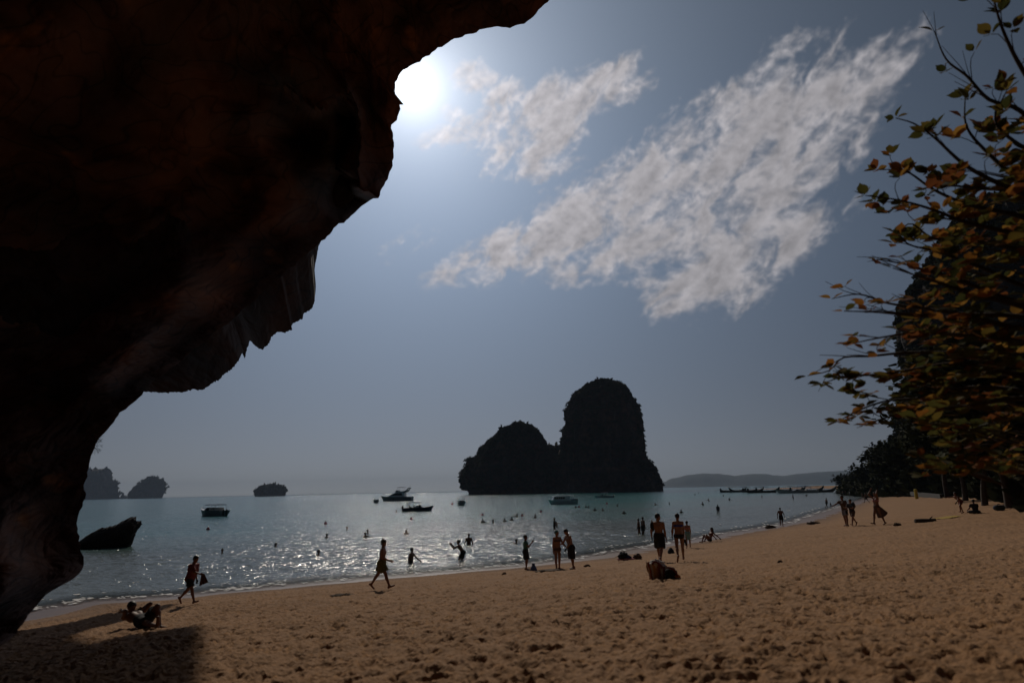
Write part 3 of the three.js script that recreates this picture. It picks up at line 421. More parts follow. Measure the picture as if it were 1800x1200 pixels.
// ---------------------------------------------------------------- the near sea-almond tree, its twigs and big leaves
function leafGeo(seed) {
  const r = rng(seed), w = [0.0, 0.34, 0.46, 0.5, 0.40, 0.16, 0.0], P = [], I = [], fold = 0.12 + 0.2 * r(), curl = (r() - 0.2) * 0.5, n = w.length;
  for (let i = 0; i < n; i++) { const t = i / (n - 1), z = -curl * t * t, wd = w[i] * 0.66; P.push(t, z, 0, t, z + wd * fold, wd, t, z + wd * fold * (0.6 + r() * 0.8), -wd); }
  for (let i = 0; i < n - 1; i++) { const a = i * 3; I.push(a, a + 1, a + 3, a + 1, a + 4, a + 3, a, a + 3, a + 2, a + 2, a + 3, a + 5); }
  const g = new THREE.BufferGeometry(); g.setAttribute('position', new THREE.Float32BufferAttribute(P, 3)); g.setIndex(I); g.computeVertexNormals(); return g;
}
{
  const LEAVES = [leafGeo(1), leafGeo(2), leafGeo(3), leafGeo(4)], r = rng(61);
  const tint = [[0.085, 0.08, 0.02], [0.055, 0.06, 0.018], [0.16, 0.115, 0.025], [0.30, 0.125, 0.025], [0.36, 0.19, 0.04], [0.22, 0.075, 0.025]];
  const mats = tint.map(([a, b, c]) => phys(a, b, c, 0.95, { transmission: 0.5, specularIntensity: 0.25, side: THREE.DoubleSide }));
  const white = phys(1, 1, 1, 0.95, { transmission: 0.5, specularIntensity: 0.25, side: THREE.DoubleSide });
  const D0 = 9.2, foot = at(1965, 960, D0); foot.y = ground(foot.x, foot.z);
  const t = thing('almond_tree', 'leafy sea almond tree with orange and green leaves reaching in over the sand', 'tree', foot);
  const P = (x, y, d) => at(x, y, d).sub(foot);
  part('trunk', merge([tube([V3(0, -0.5, 0), P(1955, 800, D0), P(1930, 560, D0 - 0.3), P(1900, 300, D0 - 0.6), P(1850, 60, D0 - 0.8), P(1830, -160, D0 - 0.8)], 0.17, 0.06, 24, 9), tube([P(1930, 560, D0 - 0.3), P(1990, 380, D0 + 0.4), P(2060, 100, D0 + 0.6)], 0.1, 0.04, 12, 7)]), M.bark, t);
  const leaves = [], fol = [];
  const rosette = (p, dir, n, size, orange, individual) => {
    for (let i = 0; i < n; i++) {
      const a = i * 2.4 + r(), up = dir.clone().multiplyScalar(0.55).add(V3(Math.cos(a), 0.25 + 0.5 * (r() - 0.5) - 0.35 * (r() < 0.35), Math.sin(a))).normalize();
      leaves.push({ p: p.clone().addScaledVector(up, 0.02), d: up, s: size * (0.65 + 0.55 * r()), k: r() < orange ? 3 + Math.floor(r() * 3) : Math.floor(r() * 3), v: Math.floor(r() * 4), roll: (r() - 0.5) * 1.4, individual });
    }
  };
  // [points, leaf from, rosettes, leaves each, orange share]
  const B = [
    [[[1895, 330], [1840, 250], [1790, 190], [1740, 178], [1700, 135], [1665, 105], [1643, 55]], 0.5, 5, 2, 0.15],
    [[[1895, 350], [1800, 320], [1740, 270], [1700, 225], [1697, 165]], 0.4, 6, 4, 0.5],
    [[[1895, 360], [1780, 330], [1700, 290], [1640, 240], [1605, 218], [1575, 208]], 0.45, 6, 4, 0.35],
    [[[1900, 400], [1800, 340], [1720, 330], [1660, 330], [1630, 345]], 0.35, 10, 6, 0.55],
    [[[1900, 420], [1790, 380], [1700, 360], [1640, 330], [1590, 300], [1542, 298]], 0.4, 11, 5, 0.5],
    [[[1905, 450], [1790, 410], [1700, 390], [1640, 370], [1580, 352], [1522, 343]], 0.4, 14, 5, 0.45],
    [[[1905, 480], [1790, 440], [1700, 420], [1640, 418], [1600, 395], [1575, 412]], 0.45, 10, 5, 0.3],
    [[[1910, 520], [1800, 500], [1720, 470], [1640, 440], [1600, 430], [1576, 412]], 0.5, 9, 4, 0.25],
    [[[1910, 540], [1800, 530], [1700, 500], [1640, 478], [1590, 466], [1542, 458]], 0.55, 5, 2, 0.6],
    [[[1910, 560], [1800, 540], [1700, 515], [1620, 488], [1570, 472]], 0.5, 6, 2, 0.6],
    [[[1915, 600], [1800, 560], [1700, 550], [1620, 540], [1560, 530], [1510, 515], [1463, 522]], 0.45, 9, 2, 0.8],
    [[[1915, 610], [1800, 580], [1700, 560], [1600, 552], [1540, 548], [1484, 548]], 0.5, 7, 2, 0.75],
    [[[1918, 640], [1800, 600], [1700, 590], [1620, 585], [1560, 590], [1500, 606]], 0.4, 13, 5, 0.55],
    [[[1918, 680], [1800, 640], [1700, 622], [1600, 622], [1530, 628], [1480, 630], [1460, 650], [1420, 660]], 0.9, 1, 1, 0.3],
    [[[1920, 690], [1800, 660], [1700, 640], [1600, 650], [1540, 658], [1480, 662], [1447, 672]], 0.38, 18, 7, 0.35],
    [[[1922, 730], [1800, 690], [1700, 680], [1620, 700], [1560, 705], [1510, 720], [1474, 738]], 0.4, 16, 6, 0.4],
    [[[1922, 720], [1800, 700], [1680, 720], [1600, 725], [1540, 740], [1520, 748]], 0.5, 10, 5, 0.4],
    [[[1880, 220], [1830, 170], [1790, 110], [1760, 40], [1740, -30]], 0.5, 7, 4, 0.2],
    [[[1895, 330], [1850, 280], [1790, 250], [1750, 210], [1770, 160]], 0.3, 9, 5, 0.4],
  ];
  const wood = [];
  for (const [pts, from, n, m, orange] of B) {
    const d1 = D0 - 1.2 + 2.0 * r(), c = pts.map(([x, y], i) => P(x, y + (r() - 0.5) * 6, lerp(D0 - 0.5, d1, i / (pts.length - 1)))), curve = new THREE.CatmullRomCurve3(c);
    const twigs = [tube(c, 0.038, 0.006, 30, 6)];
    for (let i = 0; i < n; i++) {
      const u = from + (1 - from) * (i === n - 1 ? 1 : (i + r() * 0.7) / n), p = curve.getPointAt(Math.min(1, u)), dir = curve.getTangentAt(Math.min(1, u)), s = i === n - 1 ? p : p.clone().add(V3((r() - 0.5) * 0.30, (r() - 0.45) * 0.36, (r() - 0.5) * 0.5));
      if (s !== p) twigs.push(tube([p.clone().addScaledVector(dir, -0.12), p.clone().lerp(s, 0.6).add(V3(0, 0.02, 0)), s], 0.007, 0.004, 4, 4));
      rosette(s, dir, Math.max(1, Math.round(m * (0.7 + 0.9 * r()))), 0.165, orange, true);
    }
    if (m <= 2) for (let q = 0; q < 7; q++) { const u = 0.35 + 0.6 * r(), p = curve.getPointAt(u), d = curve.getTangentAt(u); twigs.push(tube([p, p.clone().addScaledVector(d, 0.16).add(V3(0, 0.03, 0)), p.clone().addScaledVector(d, 0.36 + 0.2 * r()).add(V3((r() - 0.5) * 0.2, (r() - 0.35) * 0.28, (r() - 0.5) * 0.3))], 0.007, 0.003, 5, 4)); }
    const b = part('branch', merge(twigs), M.bark, t);
  }
  // the thick of the crown, farther in
  for (let i = 0; i < 430; i++) {
    const y = 200 + 640 * Math.pow(r(), 0.72), lim = y < 430 ? 1690 - (y - 200) * 0.18 : y < 560 ? 1640 - (y - 430) * 0.35 : 1600, x = lim + (1960 - lim) * Math.pow(r(), 0.75), d = D0 - 1.3 + 3.2 * r(), p = P(x, y, d);
    if (r() < 0.4) wood.push(tube([p.clone().add(V3(0.5, -0.15, 0.1)), p.clone().add(V3(0.2, 0, 0)), p], 0.012, 0.004, 4, 4));
    rosette(p, V3(-1, 0.2, 0), 5 + Math.floor(r() * 4), 0.175, y > 620 ? 0.2 : 0.4, false);
  }
  part('twigs', merge(wood), M.bark, t).userData.kind = 'stuff';
  const X = new THREE.Matrix4(), ex = V3(0, 0, 0), ey = V3(0, 0, 0), ez = V3(0, 0, 0), lst = [];
  let made = 0; const rest = [[], [], [], []];
  leaves.sort((a, b) => (b.individual - a.individual) || a.p.x - b.p.x);
  for (const l of leaves) {
    ex.copy(l.d); ez.set(0, 1, 0).cross(ex).normalize(); ey.copy(ez).cross(ex).multiplyScalar(-1); if (ey.y < 0) { ey.negate(); ez.negate(); } const c = Math.cos(l.roll), s = Math.sin(l.roll), y2 = ey.clone().multiplyScalar(c).addScaledVector(ez, s), z2 = ex.clone().cross(y2);
    X.makeBasis(ex.clone().multiplyScalar(l.s), y2.multiplyScalar(l.s), z2.multiplyScalar(l.s)).setPosition(l.p);
    if (made < 300 && l.individual) { const m = part('leaf', LEAVES[l.v], mats[l.k], t); m.applyMatrix4(X); made++; } else rest[l.v].push([X.clone(), l.k]);
  }
  for (let v = 0; v < 4; v++) { const m = new THREE.InstancedMesh(LEAVES[v], white, rest[v].length); rest[v].forEach(([x, k], i) => { m.setMatrixAt(i, x); const q = 0.8 + 0.4 * r(); m.setColorAt(i, new THREE.Color().setRGB(tint[k][0] * q, tint[k][1] * q, tint[k][2] * q)); }); m.name = 'foliage'; m.userData.kind = 'stuff'; m.castShadow = m.receiveShadow = true; t.add(m); }
}
// bare twiggy bush on the cliff edge, seen against the sky
{
  const r = rng(71), o = at(168, 776, 15), g = []; const grow = (p, d, l, n) => { const e = p.clone().addScaledVector(d, l), m = p.clone().lerp(e, 0.5).add(V3((r() - 0.5) * l * 0.2, (r() - 0.5) * l * 0.2, 0)); g.push(tube([p, m, e], 0.0025 + 0.0025 * n, 0.002, 4, 4)); if (n > 0) for (let k = 0; k < 3; k++) grow(e, d.clone().add(V3((r() - 0.5) * 1.3, (r() - 0.5) * 1.3, (r() - 0.5) * 0.8)).normalize(), l * 0.66, n - 1); };
  for (let k = 0; k < 3; k++) grow(V3(-0.25, 0.02, 0), V3(1, 0.5 - k * 0.4, 0.3).normalize(), 0.20, 3);
  const b = thing('dry_bush', 'bare twiggy bush growing out of the cliff edge against the sky', 'bush', o); part('twigs', merge(g), M.bark, b);
}
// ---------------------------------------------------------------- figures: joints posed, wrapped in one smooth surface
function nets(bones, cell, { k = 0.03, planes = [], subs = [] } = {}) {   // bones: {a, b, ra, rb, cut?}; surface nets of their smooth union
  const lo = V3(1e9, 1e9, 1e9), hi = V3(-1e9, -1e9, -1e9);
  for (const s of bones) for (const [p, r] of [[s.a, s.ra], [s.b, s.rb]]) { lo.min(V3(p.x - r, p.y - r, p.z - r)); hi.max(V3(p.x + r, p.y + r, p.z + r)); }
  lo.subScalar(cell * 2.5 + k * 0.4); hi.addScalar(cell * 2.5 + k * 0.4);
  const nx = Math.ceil((hi.x - lo.x) / cell) + 1, ny = Math.ceil((hi.y - lo.y) / cell) + 1, nz = Math.ceil((hi.z - lo.z) / cell) + 1, F = new Float32Array(nx * ny * nz).fill(1);
  for (const s of bones) {
    const r = Math.max(s.ra, s.rb) + k + cell * 2, i0 = Math.max(0, Math.floor((Math.min(s.a.x, s.b.x) - r - lo.x) / cell)), i1 = Math.min(nx - 1, Math.ceil((Math.max(s.a.x, s.b.x) + r - lo.x) / cell)), j0 = Math.max(0, Math.floor((Math.min(s.a.y, s.b.y) - r - lo.y) / cell)), j1 = Math.min(ny - 1, Math.ceil((Math.max(s.a.y, s.b.y) + r - lo.y) / cell)), k0 = Math.max(0, Math.floor((Math.min(s.a.z, s.b.z) - r - lo.z) / cell)), k1 = Math.min(nz - 1, Math.ceil((Math.max(s.a.z, s.b.z) + r - lo.z) / cell));
    const dx = s.b.x - s.a.x, dy = s.b.y - s.a.y, dz = s.b.z - s.a.z, L = dx * dx + dy * dy + dz * dz + 1e-12, fl = s.flat ?? 1, kk = s.k ?? k;
    for (let kz = k0; kz <= k1; kz++) for (let j = j0; j <= j1; j++) for (let i = i0, q = (kz * ny + j) * nx + i0; i <= i1; i++, q++) {
      const x = lo.x + i * cell - s.a.x, y = lo.y + j * cell - s.a.y, z = lo.z + kz * cell - s.a.z, t = clamp((x * dx + y * dy + z * dz) / L, 0, 1), ex = x - dx * t, ey = y - dy * t, ez = (z - dz * t) / fl;
      let d = Math.sqrt(ex * ex + ey * ey + ez * ez) - (s.ra + (s.rb - s.ra) * t);
      if (s.cut) d = Math.max(d, ((x - dx) * dx + (y - dy) * dy + (z - dz) * dz) / Math.sqrt(L));
      const f = F[q], h = Math.max(kk - Math.abs(f - d), 0) / kk; F[q] = Math.min(f, d) - h * h * kk * 0.25;
    }
  }
  if (planes.length || subs.length) for (let kz = 0, q = 0; kz < nz; kz++) for (let j = 0; j < ny; j++) for (let i = 0; i < nx; i++, q++) { if (F[q] > 0.2) continue; const x = lo.x + i * cell, y = lo.y + j * cell, z = lo.z + kz * cell; for (const [n, d] of planes) F[q] = Math.max(F[q], n.x * x + n.y * y + n.z * z - d); for (const s of subs) F[q] = Math.max(F[q], s.r - Math.hypot(x - s.p.x, y - s.p.y, z - s.p.z)); }
  const id = new Int32Array(F.length).fill(-1), P = [], N = [], I = [], sx = 1, sy = nx, sz = nx * ny;
  for (let kz = 0; kz < nz - 1; kz++) for (let j = 0; j < ny - 1; j++) for (let i = 0; i < nx - 1; i++) {
    const q = (kz * ny + j) * nx + i; let m = 0, X = 0, Y = 0, Z = 0, n = 0;
    const v = [F[q], F[q + sx], F[q + sy], F[q + sx + sy], F[q + sz], F[q + sx + sz], F[q + sy + sz], F[q + sx + sy + sz]];
    for (let c = 0; c < 8; c++) if (v[c] < 0) m |= 1 << c; if (m === 0 || m === 255) continue;
    for (let c = 0; c < 8; c++) for (const b of [1, 2, 4]) if (!(c & b) && (v[c] < 0) !== (v[c | b] < 0)) { const t = v[c] / (v[c] - v[c | b]); X += (c & 1) + (b === 1 ? t : 0); Y += ((c >> 1) & 1) + (b === 2 ? t : 0); Z += (c >> 2) + (b === 4 ? t : 0); n++; }
    id[q] = P.length / 3; P.push(lo.x + (i + X / n) * cell, lo.y + (j + Y / n) * cell, lo.z + (kz + Z / n) * cell);
    const g = V3(v[1] + v[3] + v[5] + v[7] - v[0] - v[2] - v[4] - v[6], v[2] + v[3] + v[6] + v[7] - v[0] - v[1] - v[4] - v[5], v[4] + v[5] + v[6] + v[7] - v[0] - v[1] - v[2] - v[3]).normalize(); N.push(g.x, g.y, g.z);
  }
  for (let kz = 1; kz < nz - 1; kz++) for (let j = 1; j < ny - 1; j++) for (let i = 1; i < nx - 1; i++) {
    const q = (kz * ny + j) * nx + i, a = F[q] < 0;
    const quad = (o, u, w) => { if (a === (F[q + o] < 0)) return; const A = id[q], B = id[q - u], C = id[q - u - w], D = id[q - w]; if (a) I.push(A, B, C, A, C, D); else I.push(A, C, B, A, D, C); };
    quad(sx, sy, sz); quad(sy, sz, sx); quad(sz, sx, sy);
  }
  const g = new THREE.BufferGeometry(); g.setAttribute('position', new THREE.Float32BufferAttribute(P, 3)); g.setAttribute('normal', new THREE.Float32BufferAttribute(N, 3)); g.setIndex(I); return g;
}
const B = (a, b, ra, rb = ra, more = {}) => ({ a, b, ra, rb, ...more });
// one head (origin where it meets the neck, face to +z) and one relaxed hand (wrist at the origin, fingers down, thumb to +z), shared by all near figures
const HEAD = (() => {
  const h = [B(V3(0, 0.135, -0.012), V3(0, 0.135, 0.015), 0.083, 0.080, { k: 0.02 }), B(V3(0, 0.06, 0.03), V3(0, 0.025, 0.062), 0.058, 0.034, { k: 0.03 }), B(V3(0.035, 0.06, 0.03), V3(0, 0.02, 0.064), 0.03, 0.022), B(V3(-0.035, 0.06, 0.03), V3(0, 0.02, 0.064), 0.03, 0.022),
    B(V3(0, 0.118, 0.088), V3(0, 0.076, 0.108), 0.009, 0.014, { k: 0.012 }), B(V3(-0.03, 0.126, 0.078), V3(0.03, 0.126, 0.078), 0.013, 0.013, { k: 0.01 }), B(V3(-0.018, 0.047, 0.087), V3(0.018, 0.047, 0.087), 0.008, 0.008, { k: 0.008 }), B(V3(-0.016, 0.037, 0.085), V3(0.016, 0.037, 0.085), 0.0085, 0.0085, { k: 0.006 }),
    B(V3(0.08, 0.115, -0.01), V3(0.082, 0.08, -0.002), 0.014, 0.009, { k: 0.008 }), B(V3(-0.08, 0.115, -0.01), V3(-0.082, 0.08, -0.002), 0.014, 0.009, { k: 0.008 }), B(V3(0.031, 0.107, 0.07), V3(0.031, 0.107, 0.071), 0.0125, 0.0125, { k: 0.003 }), B(V3(-0.031, 0.107, 0.07), V3(-0.031, 0.107, 0.071), 0.0125, 0.0125, { k: 0.003 }), B(V3(0, -0.05, -0.02), V3(0, 0.05, -0.01), 0.054, 0.056)];
  return nets(h, 0.008, { k: 0.02 });
})();
const HAND = (() => {
  const h = [B(V3(0, 0.02, 0), V3(0, -0.03, 0.002), 0.022, 0.026, { k: 0.015 }), B(V3(0, -0.03, 0.022), V3(0, -0.085, 0.026), 0.013, 0.012, { k: 0.015 }), B(V3(0, -0.03, 0), V3(0, -0.09, 0.004), 0.013, 0.012, { k: 0.015 }), B(V3(0, -0.03, -0.018), V3(0, -0.082, -0.022), 0.013, 0.011, { k: 0.015 })];
  [[0.028, 0.074, 0], [0.009, 0.084, 0.003], [-0.010, 0.077, 0.004], [-0.028, 0.060, 0.002]].forEach(([z, l, dz]) => { const a = V3(0, -0.085, z), b = V3(0.006, -0.085 - l * 0.45, z * 1.08), c = V3(0.020, -0.085 - l * 0.76, z * 1.1), d = V3(0.036, -0.085 - l * 0.93, z * 1.1); h.push(B(a, b, 0.0092, 0.0085, { k: 0.005 }), B(b, c, 0.0085, 0.008, { k: 0.004 }), B(c, d, 0.008, 0.0068, { k: 0.004 })); });
  h.push(B(V3(0, -0.02, 0.02), V3(0.008, -0.05, 0.047), 0.013, 0.0105, { k: 0.008 }), B(V3(0.008, -0.05, 0.047), V3(0.016, -0.083, 0.058), 0.0105, 0.008, { k: 0.004 }));
  return nets(h, 0.0055, { k: 0.01 });
})();
const HAIR = {
  short: nets([B(V3(0, 0.150, -0.018), V3(0, 0.148, 0.012), 0.092, 0.086), B(V3(0, 0.09, -0.045), V3(0, 0.12, -0.03), 0.068, 0.08)], 0.009, { planes: [[V3(0, -0.62, 0.78), -0.032], [V3(0, -1, 0.1), -0.055]] }),
  bun: nets([B(V3(0, 0.150, -0.018), V3(0, 0.148, 0.012), 0.092, 0.086), B(V3(0, 0.09, -0.045), V3(0, 0.12, -0.03), 0.070, 0.08), B(V3(0, 0.235, -0.03), V3(0, 0.25, -0.03), 0.036, 0.03, { k: 0.012 })], 0.009, { planes: [[V3(0, -0.62, 0.78), -0.032]] }),
  long: nets([B(V3(0, 0.150, -0.018), V3(0, 0.148, 0.012), 0.092, 0.086), B(V3(0, 0.09, -0.045), V3(0, 0.12, -0.03), 0.074, 0.082), B(V3(0, 0.08, -0.05), V3(0, -0.16, -0.085), 0.072, 0.05), B(V3(0.04, 0.08, -0.04), V3(0.05, -0.1, -0.07), 0.05, 0.03), B(V3(-0.04, 0.08, -0.04), V3(-0.05, -0.1, -0.07), 0.05, 0.03)], 0.009, { planes: [[V3(0, -0.45, 0.89), 0.004]] }),
  cap: nets([B(V3(0, 0.152, -0.015), V3(0, 0.150, 0.012), 0.093, 0.088), B(V3(0, 0.152, 0.08), V3(0, 0.146, 0.145), 0.03, 0.02, { k: 0.03 })], 0.009, { planes: [[V3(0, -1, 0.12), -0.128]] }),
};
const rad = Math.PI / 180;
function pose(o) {
  const H = o.H, U = V3(0, Math.cos((o.lean ?? 2) * rad), Math.sin((o.lean ?? 2) * rad)), F = V3(0, -U.z, U.y), fem = o.f, S = { H, U, F, fem };
  const dn = (p, q, s) => V3(s * Math.sin(q * rad), -Math.cos(q * rad) * Math.cos(p * rad), Math.cos(q * rad) * Math.sin(p * rad));
  S.pelvis = V3(0, 0, 0); S.waist = U.clone().multiplyScalar(0.10 * H); S.chest = U.clone().multiplyScalar(0.225 * H); S.neck = U.clone().multiplyScalar(0.300 * H);
  const hp = o.head ?? 0, NU = V3(0, Math.cos(((o.lean ?? 2) * 0.7 + hp * 0.6) * rad), Math.sin(((o.lean ?? 2) * 0.7 + hp * 0.6) * rad)); S.skull = S.neck.clone().addScaledVector(NU, 0.055 * H);
  S.headQ = new THREE.Quaternion().setFromEuler(new THREE.Euler(((o.lean ?? 2) * 0.35 + hp) * rad, (o.turn ?? 0) * rad, 0, 'YXZ'));
  S.legs = [1, -1].map((s, i) => { const l = o.legs[i], hip = V3(s * (fem ? 0.056 : 0.052) * H, -0.01 * H, 0), kn = hip.clone().addScaledVector(dn(l[0], l[1] ?? 2, s), 0.245 * H), an = kn.clone().addScaledVector(dn(l[0] - l[2], (l[3] ?? 1), s), 0.24 * H), fa = (l[0] - l[2]) + (l[4] ?? 88), heel = an.clone().addScaledVector(dn(l[0] - l[2], 0, s), 0.022 * H); const fd = V3(0.12 * s, -Math.cos(fa * rad), Math.sin(fa * rad)).normalize(); return { hip, kn, an, toe: heel.clone().addScaledVector(fd, 0.105 * H), heel: heel.clone().addScaledVector(fd, -0.03 * H), fd }; });
  S.arms = [1, -1].map((s, i) => { const l = o.arms[i], sh = S.chest.clone().addScaledVector(U, 0.055 * H).add(V3(s * (fem ? 0.098 : 0.112) * H, 0, 0)), el = sh.clone().addScaledVector(dn(l[0], l[1] ?? 8, s), 0.172 * H), wd = dn(l[0] + l[2], l[3] ?? 4, s), wr = el.clone().addScaledVector(wd, 0.148 * H); return { sh, el, wr, wd, s }; });
  let low = 1e9; for (const l of S.legs) for (const [p, r] of [[l.toe, 0.017], [l.heel, 0.02], [l.kn, 0.04], [l.hip, 0.07]]) low = Math.min(low, p.y - r * H); low = Math.min(low, -0.085 * H);
  if (o.lying) low = Math.min(low, S.chest.y - 0.07 * H);
  S.drop = -low; return S;
}
function bodyBones(S, near) {
  const { H, U, F } = S, k = S.fem ? 0.95 : 1, b = [], off = (p, s, u, f) => p.clone().add(V3(s * H, 0, 0)).addScaledVector(U, u * H).addScaledVector(F, f * H);
  for (const s of [1, -1]) {
    b.push(B(off(S.pelvis, 0.036 * s, 0.005, -0.004), off(S.waist, 0.030 * s, 0, 0), (S.fem ? 0.070 : 0.062) * H, 0.054 * H * k), B(off(S.waist, 0.030 * s, 0, 0), off(S.chest, 0.042 * s, -0.01, 0.004), 0.054 * H * k, 0.064 * H * k), B(off(S.chest, 0.042 * s, -0.01, 0.004), off(S.chest, 0.060 * s, 0.048, -0.004), 0.064 * H * k, 0.042 * H));
    b.push(B(off(S.pelvis, 0.04 * s, -0.018, -0.028), off(S.pelvis, 0.04 * s, 0.01, -0.02), 0.052 * H, 0.045 * H), B(off(S.chest, 0.02 * s, 0.055, -0.006), off(S.chest, 0.095 * s, 0.055, -0.004), 0.034 * H, 0.033 * H));
    if (S.fem) b.push(B(off(S.chest, 0.04 * s, -0.012, 0.05), off(S.chest, 0.042 * s, -0.018, 0.056), 0.030 * H, 0.029 * H));
  }
  b.push(B(S.chest.clone().addScaledVector(U, 0.05 * H), S.skull, 0.036 * H, 0.032 * H));
  for (const l of S.legs) { const calf = l.kn.clone().lerp(l.an, 0.3).addScaledVector(F, -0.008 * H); b.push(B(l.hip, l.kn, 0.054 * H, 0.034 * H), B(l.kn, calf, 0.031 * H, 0.033 * H), B(calf, l.an, 0.033 * H, 0.0205 * H), B(l.an, l.heel, 0.021 * H, 0.021 * H), B(l.heel, l.toe, 0.021 * H, 0.015 * H)); b.push(B(l.heel.clone().lerp(l.toe, 0.5).add(V3(0.012 * H, 0, 0)), l.toe.clone().add(V3(0.012 * H, 0, 0)), 0.015 * H, 0.012 * H)); }
  for (const a of S.arms) { const fm = a.el.clone().lerp(a.wr, 0.25); b.push(B(a.sh, a.el, 0.031 * H, 0.023 * H), B(a.el, fm, 0.0225 * H, 0.0235 * H), B(fm, a.wr, 0.0235 * H, 0.0155 * H)); if (!near) b.push(B(a.wr, a.wr.clone().addScaledVector(a.wd, 0.07 * H), 0.016 * H, 0.02 * H), B(a.wr.clone().addScaledVector(a.wd, 0.06 * H), a.wr.clone().addScaledVector(a.wd, 0.10 * H), 0.017 * H, 0.010 * H)); }
  if (!near) { const hd = (y, z) => V3(0, y * H / 1.72, z * H / 1.72).applyQuaternion(S.headQ).add(S.skull); b.push(B(hd(0.135, -0.012), hd(0.135, 0.015), 0.049 * H, 0.047 * H), B(hd(0.06, 0.03), hd(0.025, 0.06), 0.034 * H, 0.02 * H), B(hd(0.118, 0.088), hd(0.076, 0.104), 0.006 * H, 0.009 * H, { k: 0.01 })); }
  return b;
}
function clothes(S, kind, cell) {
  const { H, U, F } = S, e = kind.e ?? 0.012, b = [], off = (p, s, u, f) => p.clone().add(V3(s * H, 0, 0)).addScaledVector(U, u * H).addScaledVector(F, f * H), planes = [];
  const top = (u) => planes.push([U.clone(), u * H]), bottom = (u) => planes.push([U.clone().negate(), -u * H]);
  const pelvis = (ex) => { for (const s of [1, -1]) b.push(B(off(S.pelvis, 0.036 * s, 0.005, -0.004), off(S.waist, 0.030 * s, 0, 0), (S.fem ? 0.070 : 0.064) * H + ex, 0.055 * H + ex), B(off(S.pelvis, 0.04 * s, -0.018, -0.028), off(S.pelvis, 0.04 * s, 0.01, -0.02), 0.052 * H + ex, 0.045 * H + ex)); };
  const torso = (ex) => { for (const s of [1, -1]) b.push(B(off(S.waist, 0.030 * s, 0, 0), off(S.chest, 0.042 * s, -0.01, 0.004), 0.054 * H + ex, 0.064 * H + ex), B(off(S.chest, 0.042 * s, -0.01, 0.004), off(S.chest, 0.060 * s, 0.048, -0.004), 0.064 * H + ex, 0.042 * H + ex), B(off(S.chest, 0.02 * s, 0.055, -0.006), off(S.chest, 0.095 * s, 0.055, -0.004), 0.034 * H + ex, 0.033 * H + ex)); if (S.fem) for (const s of [1, -1]) b.push(B(off(S.chest, 0.04 * s, -0.012, 0.05), off(S.chest, 0.042 * s, -0.018, 0.056), 0.030 * H + ex, 0.029 * H + ex)); };
  if (kind.t === 'shorts') { pelvis(e); for (const l of S.legs) b.push(B(l.hip, l.hip.clone().lerp(l.kn, kind.len ?? 0.8), 0.056 * H + e, 0.052 * H + e * 1.8, { cut: true })); top(0.075); }
  if (kind.t === 'briefs') { pelvis(e * 0.7); for (const l of S.legs) b.push(B(l.hip, l.hip.clone().lerp(l.kn, 0.16), 0.055 * H + e * 0.6, 0.053 * H + e * 0.6, { cut: true })); top(0.03); bottom(-0.075); }
  if (kind.t === 'band') { torso(e * 0.7); top(0.235); bottom(0.19); }
  if (kind.t === 'shirt') { torso(e); pelvis(e); for (const a of S.arms) b.push(B(a.sh, a.sh.clone().lerp(a.el, kind.sleeve ?? 0.6), 0.033 * H + e, 0.030 * H + e * 1.5, { cut: true })); top(0.315); bottom(kind.hem ?? -0.02); }
  if (kind.t === 'skirt') { const d = kind.dir ?? V3(0, -1, 0); pelvis(e); b.push(B(off(S.pelvis, 0, 0.02, 0), off(S.pelvis, 0, 0, 0).addScaledVector(d, (kind.len ?? 0.3) * H), 0.085 * H, (kind.w ?? 0.13) * H, { cut: true })); top(0.075); }
  if (kind.t === 'cape') { for (const s of [1, -1]) b.push(B(off(S.chest, 0.05 * s, 0.06, -0.045), off(S.waist, 0.07 * s, -0.16, -0.075), 0.055 * H, 0.06 * H)); top(0.315); planes.push([F.clone(), 0.01 * H]); }
  return nets(b, cell, { k: 0.035, planes });
}
const SKIN = [[0.22, 0.10, 0.058], [0.30, 0.15, 0.09], [0.15, 0.068, 0.04], [0.36, 0.20, 0.13]].map((c) => std(...c, 0.62));
const CLOTH = { black: std(0.018, 0.018, 0.022, 0.9), navy: std(0.02, 0.03, 0.10, 0.85), red: std(0.15, 0.025, 0.022, 0.9), teal: std(0.05, 0.16, 0.16, 0.85), white: std(0.62, 0.6, 0.58, 0.85), blue: std(0.03, 0.06, 0.32, 0.8), olive: std(0.12, 0.12, 0.05, 0.9), grey: std(0.2, 0.2, 0.22, 0.9), pink: std(0.5, 0.2, 0.2, 0.9), orange: std(0.5, 0.16, 0.03, 0.85), brown: std(0.10, 0.055, 0.035, 0.9), yellow: std(0.55, 0.42, 0.04, 0.7), aqua: std(0.22, 0.42, 0.42, 0.85) };
const HAIRM = [std(0.012, 0.010, 0.010, 0.6), std(0.035, 0.02, 0.012, 0.6), std(0.16, 0.09, 0.04, 0.6), CLOTH.teal];
